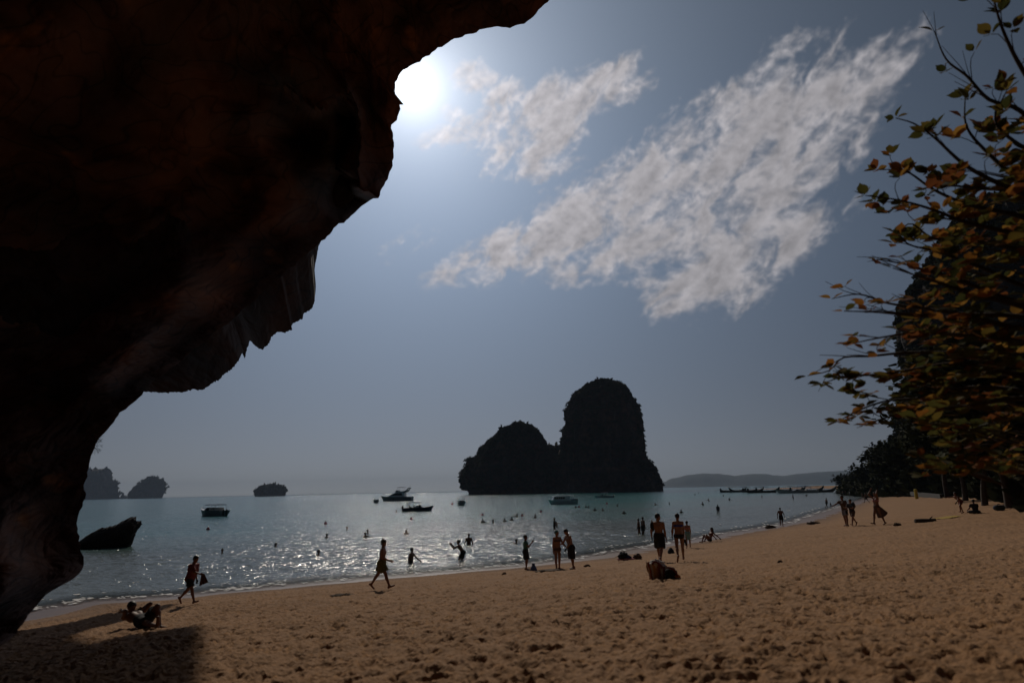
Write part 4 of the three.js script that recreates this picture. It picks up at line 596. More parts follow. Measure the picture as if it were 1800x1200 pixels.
// o: H, f(emale), lean, head, turn, legs [[thigh, out, knee, shin out, foot]], arms [[upper, out, elbow, fore out]], skin, hair, wear [[part name, kind, cloth]]
function figure(o, cell) {
  const near = cell < 0.02, S = pose(o), g = new THREE.Group(), shift = V3(0, S.drop, 0), put = (geo) => { geo.translate(shift.x, shift.y, shift.z); return geo; };
  const headM = new THREE.Matrix4().compose(S.skull, S.headQ, V3(1, 1, 1).multiplyScalar(o.H / 1.72)), geos = [put(nets(bodyBones(S, near), cell, { k: 0.03 * Math.min(1, o.H / 1.5) }))];
  if (near) {
    geos.push(put(HEAD.clone().applyMatrix4(headM)));
    for (const a of S.arms) { const y = a.wd.clone().negate(), z0 = Math.abs(a.wd.z) > 0.85 ? V3(0, 1, 0) : V3(0, 0, 1), x = y.clone().cross(z0).normalize(), z = x.clone().cross(y), q = o.H / 1.72; geos.push(put(HAND.clone().scale(a.s > 0 ? -1 : 1, 1, 1).applyMatrix4(new THREE.Matrix4().makeBasis(x.multiplyScalar(q), y.multiplyScalar(q), z.multiplyScalar(q)).setPosition(a.wr)))); }
  }
  part('body', merge(geos), SKIN[o.skin ?? 0], g);
  if (o.hair) part(o.hair === 'cap' ? 'cap' : 'hair', put(HAIR[o.hair].clone().applyMatrix4(headM)), HAIRM[o.hairM ?? 0], g);
  for (const [n, kind, mat] of o.wear ?? []) part(n, put(clothes(S, typeof kind === 'string' ? { t: kind } : kind, cell)), mat, g);
  g.userData.S = S; g.userData.joint = (p) => p.clone().add(shift); return g;
}
const LEGS = { stand: [[3, 3, 3], [-2, 3, 2]], apart: [[6, 6, 4], [-6, 6, 4]], walk: [[26, 2, 8], [-20, 2, 22, 1, 70]], walk2: [[-18, 2, 26, 1, 66], [24, 2, 6]], sit: [[140, 8, 112, 1, 62], [132, 10, 108, 1, 66]], cross: [[88, 42, 6, -80, 10], [88, 42, 6, -80, 10]] };
const ARMS = { hang: [[4, 8, 12], [-4, 8, 14]], swing: [[-20, 8, 18], [22, 8, 30]], swing2: [[24, 8, 34], [-18, 8, 16]], up: [[150, 20, 60, -10], [140, 24, 70, -10]], front: [[30, 10, 70, -14], [34, 10, 64, -14]] };
function person(label, o, pos, turn, group, cell = 0.016) { const g = figure(o, cell); g.name = numbered('person'); g.position.copy(pos); g.rotation.y = turn * rad; const { S, joint } = g.userData; g.userData = {}; tag(g, label, 'person', group); scene.add(g); g.updateMatrixWorld(true); g.at = (p) => g.localToWorld(joint(p)); g.S = S; return g; }
function tall(px, head, feet) { const p = groundHit(px, feet), q = at(px, head, Math.hypot(p.x, p.z)); return [p, q.y - p.y]; }
const sink = (x, y, depth) => { const p = onSea(x, y); p.y = -depth; return p; };

const PEOPLE = {};
{
  let [p, h] = tall(330, 979, 1063); 
  PEOPLE.a = person('man in a loose dark red shirt striding along the waterline, holding a cloth out ahead', { H: h, lean: 10, head: 12, legs: LEGS.walk2, arms: [[-8, 8, 20], [38, 6, 40]], skin: 0, hair: 'short', wear: [['shirt', { t: 'shirt', e: 0.03, hem: -0.06, sleeve: 0.9 }, CLOTH.red], ['shorts', { t: 'shorts', len: 0.7, e: 0.018 }, CLOTH.black]] }, p, 84);
  const hand = PEOPLE.a.at(PEOPLE.a.S.arms[1].wr.clone().addScaledVector(PEOPLE.a.S.arms[1].wd, 0.10)), cl = thing('beach_cloth', 'dark cloth dangling from the hand of the striding man in red', 'cloth', hand, 0.4);
  part('fabric', gridGeo(12, 14, (i, j, q) => { const u = i / 11 - 0.5, v = j / 13; q[0] = u * (0.08 + 0.17 * v) + 0.05 * v; q[1] = 0.03 - 0.30 * v + 0.10 * u * v; q[2] = 0.045 * Math.sin(u * 16) * (0.3 + v); }), phys(0.10, 0.05, 0.045, 0.9, { side: THREE.DoubleSide }), cl);
  [p, h] = tall(670, 951, 1037); 
  PEOPLE.b = person('bare chested man in baggy olive shorts with a topknot, striding past the foam', { H: h, lean: 4, legs: [[-22, 3, 12, 1, 76], [24, 3, 4]], arms: [[-14, 8, 16], [8, 10, 62]], skin: 0, hair: 'bun', wear: [['shorts', { t: 'shorts', len: 0.72, e: 0.035 }, CLOTH.olive]] }, p, 92);
  person('person wading waist deep, hand trailing on the water behind the topknot man', { H: 1.62, lean: 6, legs: LEGS.stand, arms: [[34, 12, 22], [-10, 16, 30]], skin: 2, hair: 'short', wear: [['shorts', 'shorts', CLOTH.black]] }, sink(722, 989, 0.84), 70, null, 0.02);
  PEOPLE.cam = person('man hunched over a camera, wading knee deep in dark shorts', { H: 1.66, lean: 34, head: -24, legs: [[32, 4, 40], [14, 4, 26]], arms: [[62, 8, 74, -12], [58, 8, 78, -12]], skin: 0, hair: 'short', wear: [['shorts', { t: 'shorts', len: 0.8, e: 0.02 }, CLOTH.black]] }, sink(814, 985, 0.46), -94, null, 0.016);
  person('bare chested man standing chest deep beyond the stooping photographer', { H: 1.74, lean: 2, legs: LEGS.stand, arms: [[0, 16, 10], [0, 16, 8]], skin: 2, hair: 'short' }, sink(824, 957, 1.0), 12, null, 0.02);
  [p, h] = tall(925, 942, 1002); 
  PEOPLE.boy = person('boy in a dark teal shirt and black shorts raising a phone at the shoreline', { H: h, lean: 0, legs: [[2, 3, 4], [10, 3, 20]], arms: [[4, 8, 12], [34, 8, 108, -4]], skin: 0, hair: 'short', wear: [['shirt', { t: 'shirt', e: 0.016, sleeve: 0.55 }, CLOTH.teal], ['shorts', { t: 'shorts', len: 0.9, e: 0.03 }, CLOTH.black]] }, p, 86);
  const ph = PEOPLE.boy.at(PEOPLE.boy.S.arms[1].wr.clone().addScaledVector(PEOPLE.boy.S.arms[1].wd, 0.13)), phone = thing('phone', 'small phone held up in the hand of the teal shirted boy', 'phone', ph, 1.5);
  { const sh = new THREE.Shape(); sh.moveTo(-0.035, -0.06); sh.lineTo(0.035, -0.06); sh.lineTo(0.038, -0.055); sh.lineTo(0.038, 0.085); sh.lineTo(-0.038, 0.085); sh.lineTo(-0.038, -0.055); part('case', new THREE.ExtrudeGeometry(sh, { depth: 0.008, bevelSize: 0.002, bevelThickness: 0.002, bevelSegments: 1 }), CLOTH.black, phone); const s = new THREE.PlaneGeometry(0.066, 0.125); s.translate(0, 0.013, 0.0125); part('screen', s, std(0.03, 0.03, 0.04, 0.15), phone); }
  [p, h] = tall(981, 934, 1002); 
  const wp = p.clone();
  person('slim woman in a teal swim cap and bikini holding hands with the stooping man', { H: h, f: 1, lean: 0, turn: 30, legs: [[-4, 3, 2], [8, 4, 3]], arms: [[8, 26, 16, 40], [-6, 6, 10]], skin: 1, hair: 'short', hairM: 3, wear: [['bikini_top', 'band', CLOTH.brown], ['bikini_bottom', 'briefs', CLOTH.brown]] }, p, 28);
  [p, h] = tall(1006, 934, 1001); 
  p.lerp(wp, 0.04);
  person('bare chested man in long dark board shorts bowing his head to the slim woman', { H: h * 1.06, lean: 14, head: 26, legs: [[2, 4, 6], [-10, 5, 2]], arms: [[16, 8, 22], [18, 22, 30, 30]], skin: 1, hair: 'short', wear: [['shorts', { t: 'shorts', len: 1.1, e: 0.028 }, CLOTH.black]] }, p, -66);
  [p, h] = tall(1162, 906, 989); 
  PEOPLE.tank = person('young man in long dark shorts with a dark shoulder bag, by the striped bag', { H: h, lean: 0, turn: -50, legs: [[20, 3, 4], [-18, 3, 16, 1, 74]], arms: [[-24, 12, 40], [-2, 8, 16]], skin: 1, hair: 'short', wear: [['shorts', { t: 'shorts', len: 0.98, e: 0.032 }, CLOTH.black]] }, p, 150);
  { const S = PEOPLE.tank.S, g = thing('shoulder_bag', 'dark bag slung at the shoulder of the young man in long shorts', 'bag', PEOPLE.tank.at(S.chest.clone().add(V3(0.13 * h, -0.02 * h, -0.02 * h))), 2.4), b = new THREE.SphereGeometry(0.12, 18, 14); b.scale(0.55, 1.5, 0.95); const P = b.attributes.position; for (let i = 0; i < P.count; i++) { const k = 1 + 0.12 * n3(P.getX(i) * 14, P.getY(i) * 10, P.getZ(i) * 14); P.setXYZ(i, P.getX(i) * k, P.getY(i) * k, P.getZ(i) * k); } b.computeVertexNormals(); part('sack', b, CLOTH.black, g); part('strap', tube([V3(0, 0.15, 0.05), V3(0.02, 0.24, 0), V3(0.0, 0.15, -0.06)], 0.016, 0.016, 10, 6), CLOTH.white, g); }
  [p, h] = tall(1197, 907, 987); 
  PEOPLE.bik = person('woman in a blue bandeau and black bikini bottoms walking away, sandals in hand', { H: h, f: 1, lean: 2, turn: -20, legs: [[-12, 3, 24, 1, 60], [10, 3, 3]], arms: [[2, 12, 14], [10, 7, 16]], skin: 1, hair: 'short', hairM: 0, wear: [['bandeau', 'band', CLOTH.blue], ['bikini_bottom', 'briefs', CLOTH.black]] }, p, 172);
  { const q = PEOPLE.bik.at(PEOPLE.bik.S.arms[1].wr.clone().addScaledVector(PEOPLE.bik.S.arms[1].wd, 0.13)), g = thing('sandals', 'dark sandals dangling from the hand of the woman in the blue bandeau', 'sandals', q, 0.5); for (const s of [1, -1]) { const b = new THREE.CapsuleGeometry(0.045, 0.17, 4, 10); b.scale(1, 1, 0.25); b.rotateZ(0.2 * s); b.translate(0.03 * s, -0.12, 0.02 * s); part('sole', b, CLOTH.black, g); } part('strap', tube([V3(-0.05, -0.08, 0.03), V3(0, 0, 0.01), V3(0.05, -0.08, -0.03)], 0.009, 0.009, 8, 5), CLOTH.brown, g); }
  [p, h] = tall(1211, 918, 964); 
  person('girl in a pale aqua skirt stepping towards the water beside the bandeau woman', { H: h, f: 1, lean: 4, legs: [[-14, 2, 20, 1, 64], [10, 2, 2]], arms: [[14, 10, 40, -8], [10, 8, 30]], skin: 3, hair: 'short', wear: [['top', 'band', CLOTH.pink], ['skirt', { t: 'skirt', len: 0.24, w: 0.10 }, CLOTH.aqua]] }, p, 168);
  p = groundHit(1248, 953);
  person('long haired woman sitting on wet sand, knees drawn up, leaning back on her arms', { H: 1.62, f: 1, lean: -24, head: 10, legs: LEGS.sit, arms: [[-52, 14, 4], [-48, 14, 6]], skin: 0, hair: 'long', wear: [['bikini_bottom', 'briefs', CLOTH.black], ['bikini_top', 'band', CLOTH.red]] }, p, -78);
  [p, h] = tall(1375, 893, 925); 
  person('dark figure walking alone along the wet sand past the weed clumps', { H: h, lean: 4, legs: LEGS.walk, arms: [[-8, 20, 10], [14, 20, 20]], skin: 2, hair: 'short', wear: [['shorts', 'shorts', CLOTH.black]] }, p, 155, null, 0.02);
  [p, h] = tall(1489, 872, 925); 
  person('man in a dark shirt pointing an outstretched arm towards the sea', { H: h, lean: 8, legs: LEGS.apart, arms: [[-6, 8, 20], [62, 8, 6]], skin: 0, hair: 'short', wear: [['shirt', { t: 'shirt', e: 0.02 }, CLOTH.brown], ['shorts', { t: 'shorts', len: 0.7 }, CLOTH.grey]] }, p, -72);
  [p, h] = tall(1502, 878, 925);
  PEOPLE.pack = person('companion with a grey backpack standing right behind the pointing man', { H: h, lean: 6, legs: LEGS.walk, arms: ARMS.front, skin: 1, hair: 'short', wear: [['shirt', { t: 'shirt', e: 0.018 }, CLOTH.black], ['shorts', { t: 'shorts', len: 0.7 }, CLOTH.brown]] }, p, -64);
  { const S = PEOPLE.pack.S, g = thing('backpack', 'grey backpack on the back of the companion behind the pointing man', 'backpack', PEOPLE.pack.at(S.chest.clone().addScaledVector(S.F, -0.13 * h)), -64 * rad), b = new THREE.SphereGeometry(0.2, 20, 16); b.scale(0.8, 1.2, 0.55); part('sack', b, CLOTH.grey, g); const c = new THREE.SphereGeometry(0.11, 14, 10); c.scale(1, 0.9, 0.5); c.translate(0, -0.06, -0.1); part('pocket', c, CLOTH.black, g); for (const s of [1, -1]) part('strap', tube([V3(0.09 * s, 0.18, 0.04), V3(0.11 * s, 0.2, 0.17), V3(0.1 * s, 0, 0.24), V3(0.1 * s, -0.16, 0.06)], 0.018, 0.018, 12, 6), CLOTH.black, g); }
  [p, h] = tall(1546, 866, 923); 
  person('woman with raised elbows in a long skirt flaring out in the breeze', { H: h, f: 1, lean: -2, legs: [[-16, 4, 6], [16, 4, 6]], arms: ARMS.up, skin: 0, hair: 'bun', wear: [['top', 'band', CLOTH.pink], ['skirt', { t: 'skirt', len: 0.30, w: 0.17, dir: V3(0, -0.8, -0.6) }, CLOTH.brown]] }, p, -80);
  person('small dark bather in the shallows stooping to a splashing child', { H: 1.68, lean: 10, legs: LEGS.walk, arms: [[20, 10, 20], [-12, 14, 10]], skin: 2, hair: 'short', wear: [['shorts', 'shorts', CLOTH.black]] }, sink(1454, 892, 0.12), 110, null, 0.025);
  person('splashing child at the feet of the stooping bather in the shallows', { H: 0.95, lean: 6, legs: LEGS.walk2, arms: [[40, 30, 20], [30, 30, 10]], skin: 2, hair: 'short', wear: [['shorts', 'shorts', CLOTH.navy]] }, sink(1461.5, 892, 0.1), -60, null, 0.025);
  [p, h] = tall(1524, 863, 884); 
  person('lone figure at the bend of the shoreline looking out over the bay', { H: Math.min(1.8, h), lean: 2, legs: LEGS.walk, arms: ARMS.hang, skin: 2, hair: 'short', wear: [['shorts', 'shorts', CLOTH.black]] }, p, -150, null, 0.03);
  person('bather standing knee deep close beside a shorter companion, off the striped bag', { H: 1.7, lean: 4, legs: LEGS.stand, arms: ARMS.hang, skin: 2, hair: 'short', wear: [['shorts', 'shorts', CLOTH.black]] }, sink(1131, 939, 0.3), 120, null, 0.02);
  person('shorter companion close beside the knee deep bather off the striped bag', { H: 1.58, f: 1, lean: 2, legs: LEGS.stand, arms: ARMS.hang, skin: 0, hair: 'bun', wear: [['bikini_bottom', 'briefs', CLOTH.black], ['bikini_top', 'band', CLOTH.black]] }, sink(1124, 938, 0.35), -120, null, 0.02);
  person('wader in dark swimwear, thigh deep, alone amid the bay shallows', { H: 1.7, lean: 2, legs: LEGS.stand, arms: ARMS.hang, skin: 2, hair: 'long', wear: [['swimsuit', { t: 'shirt', e: 0.01, sleeve: 0.2 }, CLOTH.black]] }, sink(1263, 901, 0.55), 160, null, 0.025);
  person('wader far out towards the moored longtails, knee deep', { H: 1.72, lean: 2, legs: LEGS.stand, arms: ARMS.hang, skin: 0, hair: 'short', wear: [['shorts', 'shorts', CLOTH.black]] }, sink(1395, 877, 0.4), -130, null, 0.03);
  person('wader with a child at her side, waist deep beyond the hand holding couple', { H: 1.66, f: 1, lean: 2, legs: LEGS.stand, arms: ARMS.front, skin: 2, hair: 'short', wear: [['swimsuit', { t: 'shirt', e: 0.01, sleeve: 0.2 }, CLOTH.black]] }, sink(975, 930, 0.6), 70, null, 0.025);
  person('child in the water beside the waist deep wader', { H: 1.05, lean: 2, legs: LEGS.stand, arms: ARMS.front, skin: 0, hair: 'short' }, sink(979, 927, 0.5), -70, null, 0.025);
  p = groundHit(1693, 903);
  person('player stooping with one arm stretched out flat, in the shade of the trees', { H: 1.66, lean: 46, head: -26, legs: [[40, 8, 34], [-10, 8, 8]], arms: [[30, 16, 14], [84, 10, 2]], skin: 0, hair: 'bun', wear: [['shorts', { t: 'shorts', len: 0.6 }, CLOTH.red]] }, p, -80, null, 0.018);
  p = groundHit(1717, 903);
  person('broad back of someone seated on the sand beside the stooping player', { H: 1.72, lean: 12, legs: LEGS.cross, arms: [[30, 14, 30], [30, 14, 30]], skin: 2, hair: 'short', wear: [['shirt', { t: 'shirt', e: 0.02 }, CLOTH.black], ['shorts', 'shorts', CLOTH.black]] }, p, 170, null, 0.018);
  // the sunbather at the cave mouth
  p = groundHit(250, 1104);
  person('sunbather lying on the shaded sand with one knee raised and arms over the face', { H: 1.62, lying: true, lean: -85, head: 40, legs: [[136, 4, 116, 2, 70], [90, 6, 1, 4]], arms: [[146, 22, 150, -14], [126, 18, 150, -12]], skin: 2, hair: 'short', wear: [['shorts', { t: 'shorts', len: 0.7, e: 0.02 }, CLOTH.black]] }, p, 58);
}
// heads and shoulders out in the bay: each swimmer a thing of its own
{
  const protos = [
    figure({ H: 1.7, lean: 6, legs: LEGS.stand, arms: [[20, 40, 30], [24, 42, 30]], skin: 2, hair: 'short' }, 0.03),
    figure({ H: 1.64, f: 1, lean: 10, head: -8, legs: LEGS.stand, arms: [[30, 30, 50], [16, 40, 20]], skin: 0, hair: 'bun' }, 0.03),
    figure({ H: 1.62, f: 1, lean: 2, legs: LEGS.stand, arms: [[10, 20, 20], [10, 20, 20]], skin: 1, hair: 'long' }, 0.03),
    figure({ H: 1.7, lean: 24, head: -18, legs: LEGS.apart, arms: [[70, 30, 20], [70, 30, 20]], skin: 0, hair: 'short' }, 0.03),
  ];
  for (const g of protos) g.userData = {};
  const who = (x, y, k, depth, turn, label, group) => { const c = protos[k].clone(); c.name = numbered('person'); c.userData = {}; tag(c, label, 'person', group); c.position.copy(sink(x, y, depth)); c.rotation.y = turn; scene.add(c); };
  who(558, 977, 0, 1.36, 1.2, 'dark haired swimmer up to the neck, closest to shore before the striding topknot man');
  who(390, 972, 1, 1.38, 0.4, 'swimmer up to the neck with a bun, off the striding man in red');
  who(484, 961, 2, 1.36, 2.2, 'long haired swimmer alone in the glitter between the two striding men');
  who(575, 945, 0, 1.36, -0.7, 'swimmer beyond the dark haired neck deep bather, in the brightest glitter');
  who(610, 930, 3, 1.40, 0.2, 'swimmer stroking through the glitter beyond the others off the topknot man');
  who(639, 945, 3, 1.22, 1.0, 'swimmer with shoulders out, one of two close together behind the topknot man');
  who(647, 938, 0, 1.32, -1.4, 'head of the farther of two swimmers close together behind the topknot man');
  who(714, 939, 2, 1.24, 0.1, 'swimmer with both shoulders out, straight beyond the waist deep wader');
  who(696, 900, 0, 1.26, 2, 'tiny dark head below the yacht, beside the moored speedboat');
  who(907, 957, 0, 1.34, 0.6, 'dark haired swimmer up to the neck behind the boy with the phone');
  who(942, 911, 1, 1.12, -0.9, 'swimmer with torso turned, out beyond the boy with the phone');
  const ord = ['first', 'second', 'third', 'fourth', 'fifth', 'sixth', 'seventh', 'eighth', 'ninth', 'tenth', 'eleventh', 'twelfth', 'thirteenth', 'fourteenth', 'fifteenth', 'sixteenth'], G1 = 'swimmers strung out across the middle of the bay';
  [[849, 919, 0], [866.6, 919, 2], [886.6, 917, 1], [900, 915, 0], [911, 908, 3]].forEach(([x, y, k], i) => who(x, y, k, 1.22, i * 1.3, `${ord[i]} tiny swimmer in the loose line across the middle bay, counted from the yacht side`, G1));
  const G2 = 'swimmers in the green water below the island';
  [[1012, 892.5, 3], [1030, 892.5, 0], [1035, 893, 2], [1046, 898, 0], [1059, 898, 1], [1086, 890, 0], [1097, 903.5, 0], [1151, 888, 3], [1177, 886.5, 2]].forEach(([x, y, k], i) => who(x, y, k, 1.14, i * 2.1, `${ord[i]} swimmer in green water below the island, counted from the white cabin boat`, G2));
  who(1197.5, 901.5, 0, 1.2, 0.3, 'lone swimmer just beyond the heads of the bandeau woman and girl');
  const G3 = 'swimmers off the longtail boats';
  [[1222, 870, 1], [1228, 867, 0], [1236, 888, 1], [1247, 881, 3], [1272, 872, 2], [1282.5, 879.5, 0], [1340, 874, 2], [1418, 872, 0]].forEach(([x, y, k], i) => who(x, y, k, 0.95, i * 1.7, `${ord[i]} tiny swimmer off the longtail boats, counted from the island side`, G3));
  // walkers and sitters far along the sand
  const walk = [figure({ H: 1.72, lean: 3, legs: LEGS.walk, arms: ARMS.swing, skin: 2, hair: 'short', wear: [['shorts', 'shorts', CLOTH.black]] }, 0.04), figure({ H: 1.64, f: 1, lean: 3, legs: LEGS.walk2, arms: ARMS.swing2, skin: 0, hair: 'long', wear: [['bikini_bottom', 'briefs', CLOTH.black], ['bikini_top', 'band', CLOTH.red]] }, 0.04), figure({ H: 1.74, lean: 2, legs: LEGS.stand, arms: ARMS.hang, skin: 0, hair: 'short', wear: [['shirt', 'shirt', CLOTH.grey], ['shorts', 'shorts', CLOTH.navy]] }, 0.04)];
  const G4 = 'walkers along the far end of the beach', r = rng(91); let nth = 0;
  for (const x of [1474, 1479, 1484, 1491, 1497, 1503, 1506, 1513, 1516, 1521, 1526, 1529, 1533, 1538, 1541, 1562]) { const d = 190 + 110 * r(), p = at(x, 845, d); p.y = ground(p.x, p.z); if (p.y < 0.05) p.y = -0.1; const c = walk[Math.floor(r() * 3)].clone(); c.userData = {}; c.name = numbered('person'); tag(c, `${ord[nth++]} tiny walker on the far sand bend, counted from the boats towards the trees`, 'person', G4); c.position.copy(p); c.rotation.y = r() * 6.28; scene.add(c); }
  const sit = [figure({ H: 1.7, lean: 8, legs: LEGS.cross, arms: [[30, 14, 40], [26, 14, 30]], skin: 2, hair: 'short', wear: [['shirt', 'shirt', CLOTH.brown], ['shorts', 'shorts', CLOTH.black]] }, 0.025), figure({ H: 1.64, f: 1, lean: -16, legs: LEGS.sit, arms: [[-40, 14, 6], [-44, 14, 6]], skin: 0, hair: 'long', wear: [['swimsuit', { t: 'shirt', sleeve: 0.2, e: 0.01 }, CLOTH.red]] }, 0.025), figure({ H: 1.7, lean: 14, legs: LEGS.sit, arms: [[56, 10, 20], [60, 10, 10]], skin: 2, hair: 'short', wear: [['shirt', 'shirt', CLOTH.grey], ['shorts', 'shorts', CLOTH.black]] }, 0.025)];
  const seats = [[1672, 852, 0, 'seated figure at the open edge of the shaded crowd, by the bright sand'], [1692, 860, 1, 'woman in red leaning back on her arms in the tree shade'], [1716, 858, 2, 'grey shirted figure hugging knees under the spreading tree'], [1727, 856, 0, 'brown shirted figure cross legged beside the knee hugger'], [1748, 862, 1, 'second woman in red leaning back, deeper in the shaded crowd'], [1772, 868, 2, 'large grey shirted figure seated low before the tree trunks'], [1790, 864, 0, 'seated figure half lost in shadow at the picture edge']];
  seats.forEach(([x, y, k, label], i) => { const c = sit[k].clone(); c.userData = {}; c.name = numbered('person'); tag(c, label, 'person', 'people sitting in the shade of the trees'); c.position.copy(groundHit(x, y)); c.rotation.y = i * 1.9; scene.add(c); });
}
// ---------------------------------------------------------------- boats
M.gelcoat = phys(0.72, 0.72, 0.72, 0.3, { clearcoat: 0.4 }); M.hullGrey = phys(0.22, 0.23, 0.25, 0.35); M.hullNavy = phys(0.03, 0.04, 0.08, 0.35); M.hullTeal = phys(0.10, 0.22, 0.22, 0.4); M.timber = std(0.05, 0.03, 0.02, 0.7); M.glass = phys(0.012, 0.014, 0.018, 0.08); M.steel = std(0.6, 0.6, 0.6, 0.3, { metalness: 1 }); M.canvasBlue = std(0.04, 0.06, 0.14, 0.9); M.canvasPale = std(0.5, 0.48, 0.44, 0.9); M.motor = std(0.02, 0.02, 0.025, 0.4);
function hull({ L, B: beam, D, rise = 0.35, draft = 0.4, fine = 2.4, stern = 0.85, sternRise = 0 }) {   // bow to +x, waterline at y = 0
  const n = 40, m = 22, H = (t) => D * (1 + rise * Math.pow(Math.max(0, t), 2) + sternRise * Math.pow(Math.max(0, -t), 2)), W = (t) => beam / 2 * (t > 0 ? 1 - Math.pow(t, fine) : lerp(1, stern, t * t)) + 0.012;
  const side = gridGeo(n, m, (i, j, p) => { const t = i / (n - 1) * 2 - 1, v = j / (m - 1) * 2 - 1, a = Math.abs(v), h = H(t), w = W(t), keel = -draft * (1 - Math.pow(Math.max(0, t), 5)), y = keel + (h - keel) * Math.pow(a, 1.6), flare = 0.72 + 0.28 * a; p[0] = t * L / 2 + Math.max(0, t) * (y / h) * 0.10 * L * Math.max(0, t) ; p[1] = y; p[2] = Math.sign(v) * w * flare * Math.pow(a, 0.55); });
  const deck = gridGeo(n, 7, (i, j, p) => { const t = i / (n - 1) * 2 - 1, v = j / 6 * 2 - 1, h = H(t), w = W(t) * 0.985; p[0] = t * L / 2 + Math.max(0, t) * 0.09 * L * Math.max(0, t); p[1] = h * 0.97 + 0.03 * D * (1 - v * v); p[2] = -v * w; });
  const transom = gridGeo(2, m, (i, j, p) => { const v = j / (m - 1) * 2 - 1, a = Math.abs(v), h = H(-1), y = -draft + (h + draft) * Math.pow(a, 1.6); p[0] = -L / 2; p[1] = i ? y : h * 0.97; p[2] = Math.sign(v) * W(-1) * (0.72 + 0.28 * a) * Math.pow(a, 0.55); });
  return { side: merge([side, transom]), deck };
}
function profileBlock(pts, width, bevel = 0.03, taper = 0) {          // a side outline in x-y given width across the boat
  const s = new THREE.Shape(pts.map(([x, y]) => new THREE.Vector2(x, y))), g = new THREE.ExtrudeGeometry(s, { depth: width - 2 * bevel, bevelSize: bevel, bevelThickness: bevel, bevelSegments: 2, steps: 1 }); g.translate(0, 0, -(width - 2 * bevel) / 2); if (taper) { const P = g.attributes.position, hi = Math.max(...pts.map((q) => q[1])), lo = Math.min(...pts.map((q) => q[1])); for (let i = 0; i < P.count; i++) P.setZ(i, P.getZ(i) * (1 - taper * (P.getY(i) - lo) / (hi - lo))); g.computeVertexNormals(); } return g;
}
const slab = (l, t, w, bow = 0.04) => gridGeo(14, 10, (i, j, p) => { const u = i / 13 * 2 - 1, a = j / 9 * 2 * Math.PI, c = Math.cos(a), s = Math.sin(a), e = 1 - 0.12 * Math.pow(Math.abs(u), 8); p[0] = u * l / 2; p[1] = s * t / 2 + bow * (1 - u * u) * (0.5 + 0.5 * s); p[2] = Math.sign(c) * Math.pow(Math.abs(c), 0.4) * w / 2 * e; });
const capsuleBar = (a, b, r) => tube([a, a.clone().lerp(b, 0.5), b], r, r, 2, 6);
function outboard(parent, x, z, y) { const c = new THREE.CapsuleGeometry(0.17, 0.26, 4, 12); c.scale(1.1, 1, 0.8); c.translate(x, y + 0.42, z); const l = profileBlock([[x - 0.1, y - 0.7], [x + 0.1, y - 0.7], [x + 0.13, y + 0.2], [x - 0.13, y + 0.2]], 0.12, 0.02); l.translate(0, 0, z); const mo = part('outboard', c, M.motor, parent); part('leg', l, M.motor, mo); }
function speedboat({ L, beam, D, mat, roof, roofY, windows }, name, label, pos, turn, group) {
  const t = thing(name, label, 'boat', pos, turn, group), h = hull({ L, B: beam, D, rise: 0.4, draft: 0.3 });
  part('hull', h.side, mat, t); part('deck', h.deck, M.gelcoat, t);
  part('rub_rail', merge([1, -1].map((s) => tube([V3(-L / 2, D * 0.96, s * beam * 0.43), V3(0, D * 0.97, s * beam * 0.505), V3(L * 0.3, D * 1.08, s * beam * 0.42), V3(L * 0.56, D * 1.36, s * 0.06)], 0.035, 0.03, 16, 6))), M.motor, t);
  const x0 = roof[0] * L, x1 = roof[1] * L;
  part('windscreen', profileBlock([[x1 - 0.1 * L, D], [x1 + 0.03 * L, D], [x1 - 0.06 * L, D + 0.55], [x1 - 0.09 * L, D + 0.55]], beam * 0.72, 0.02, 0.15), M.glass, t);
  part('console', profileBlock([[x1 - 0.22 * L, D * 0.9], [x1 - 0.1 * L, D * 0.9], [x1 - 0.11 * L, D + 0.4], [x1 - 0.2 * L, D + 0.35]], beam * 0.4, 0.03), M.gelcoat, t);
  const rf = slab(x1 - x0, 0.15, beam * 0.9); rf.translate((x0 + x1) / 2, roofY, 0); part('canopy', rf, M.canvasBlue, t);
  for (const s of [1, -1]) for (const u of [x0 + 0.12, (x0 + x1) / 2, x1 - 0.18]) part('post', capsuleBar(V3(u, D * 0.9, s * beam * 0.40), V3(u, roofY, s * beam * 0.40), 0.03), M.steel, t);
  for (const [u, w] of [[x0 + 0.25 * (x1 - x0), 0.7], [x0 + 0.55 * (x1 - x0), 0.7]]) part('seat', profileBlock([[u - 0.3, D * 0.9], [u + 0.3, D * 0.9], [u + 0.3, D + 0.12], [u - 0.14, D + 0.14], [u - 0.22, D + 0.5], [u - 0.3, D + 0.5]], beam * w, 0.04), M.canvasPale, t);
  outboard(t, -L / 2 - 0.14, -0.35, D * 0.6); outboard(t, -L / 2 - 0.14, 0.35, D * 0.6); return t;
}
const span = (x0, x1, y) => { const p = onSea((x0 + x1) / 2, y); return (x1 - x0) / 1100 * Math.hypot(p.x, p.z) / Math.cos(Math.atan2(p.x, -p.z)); };
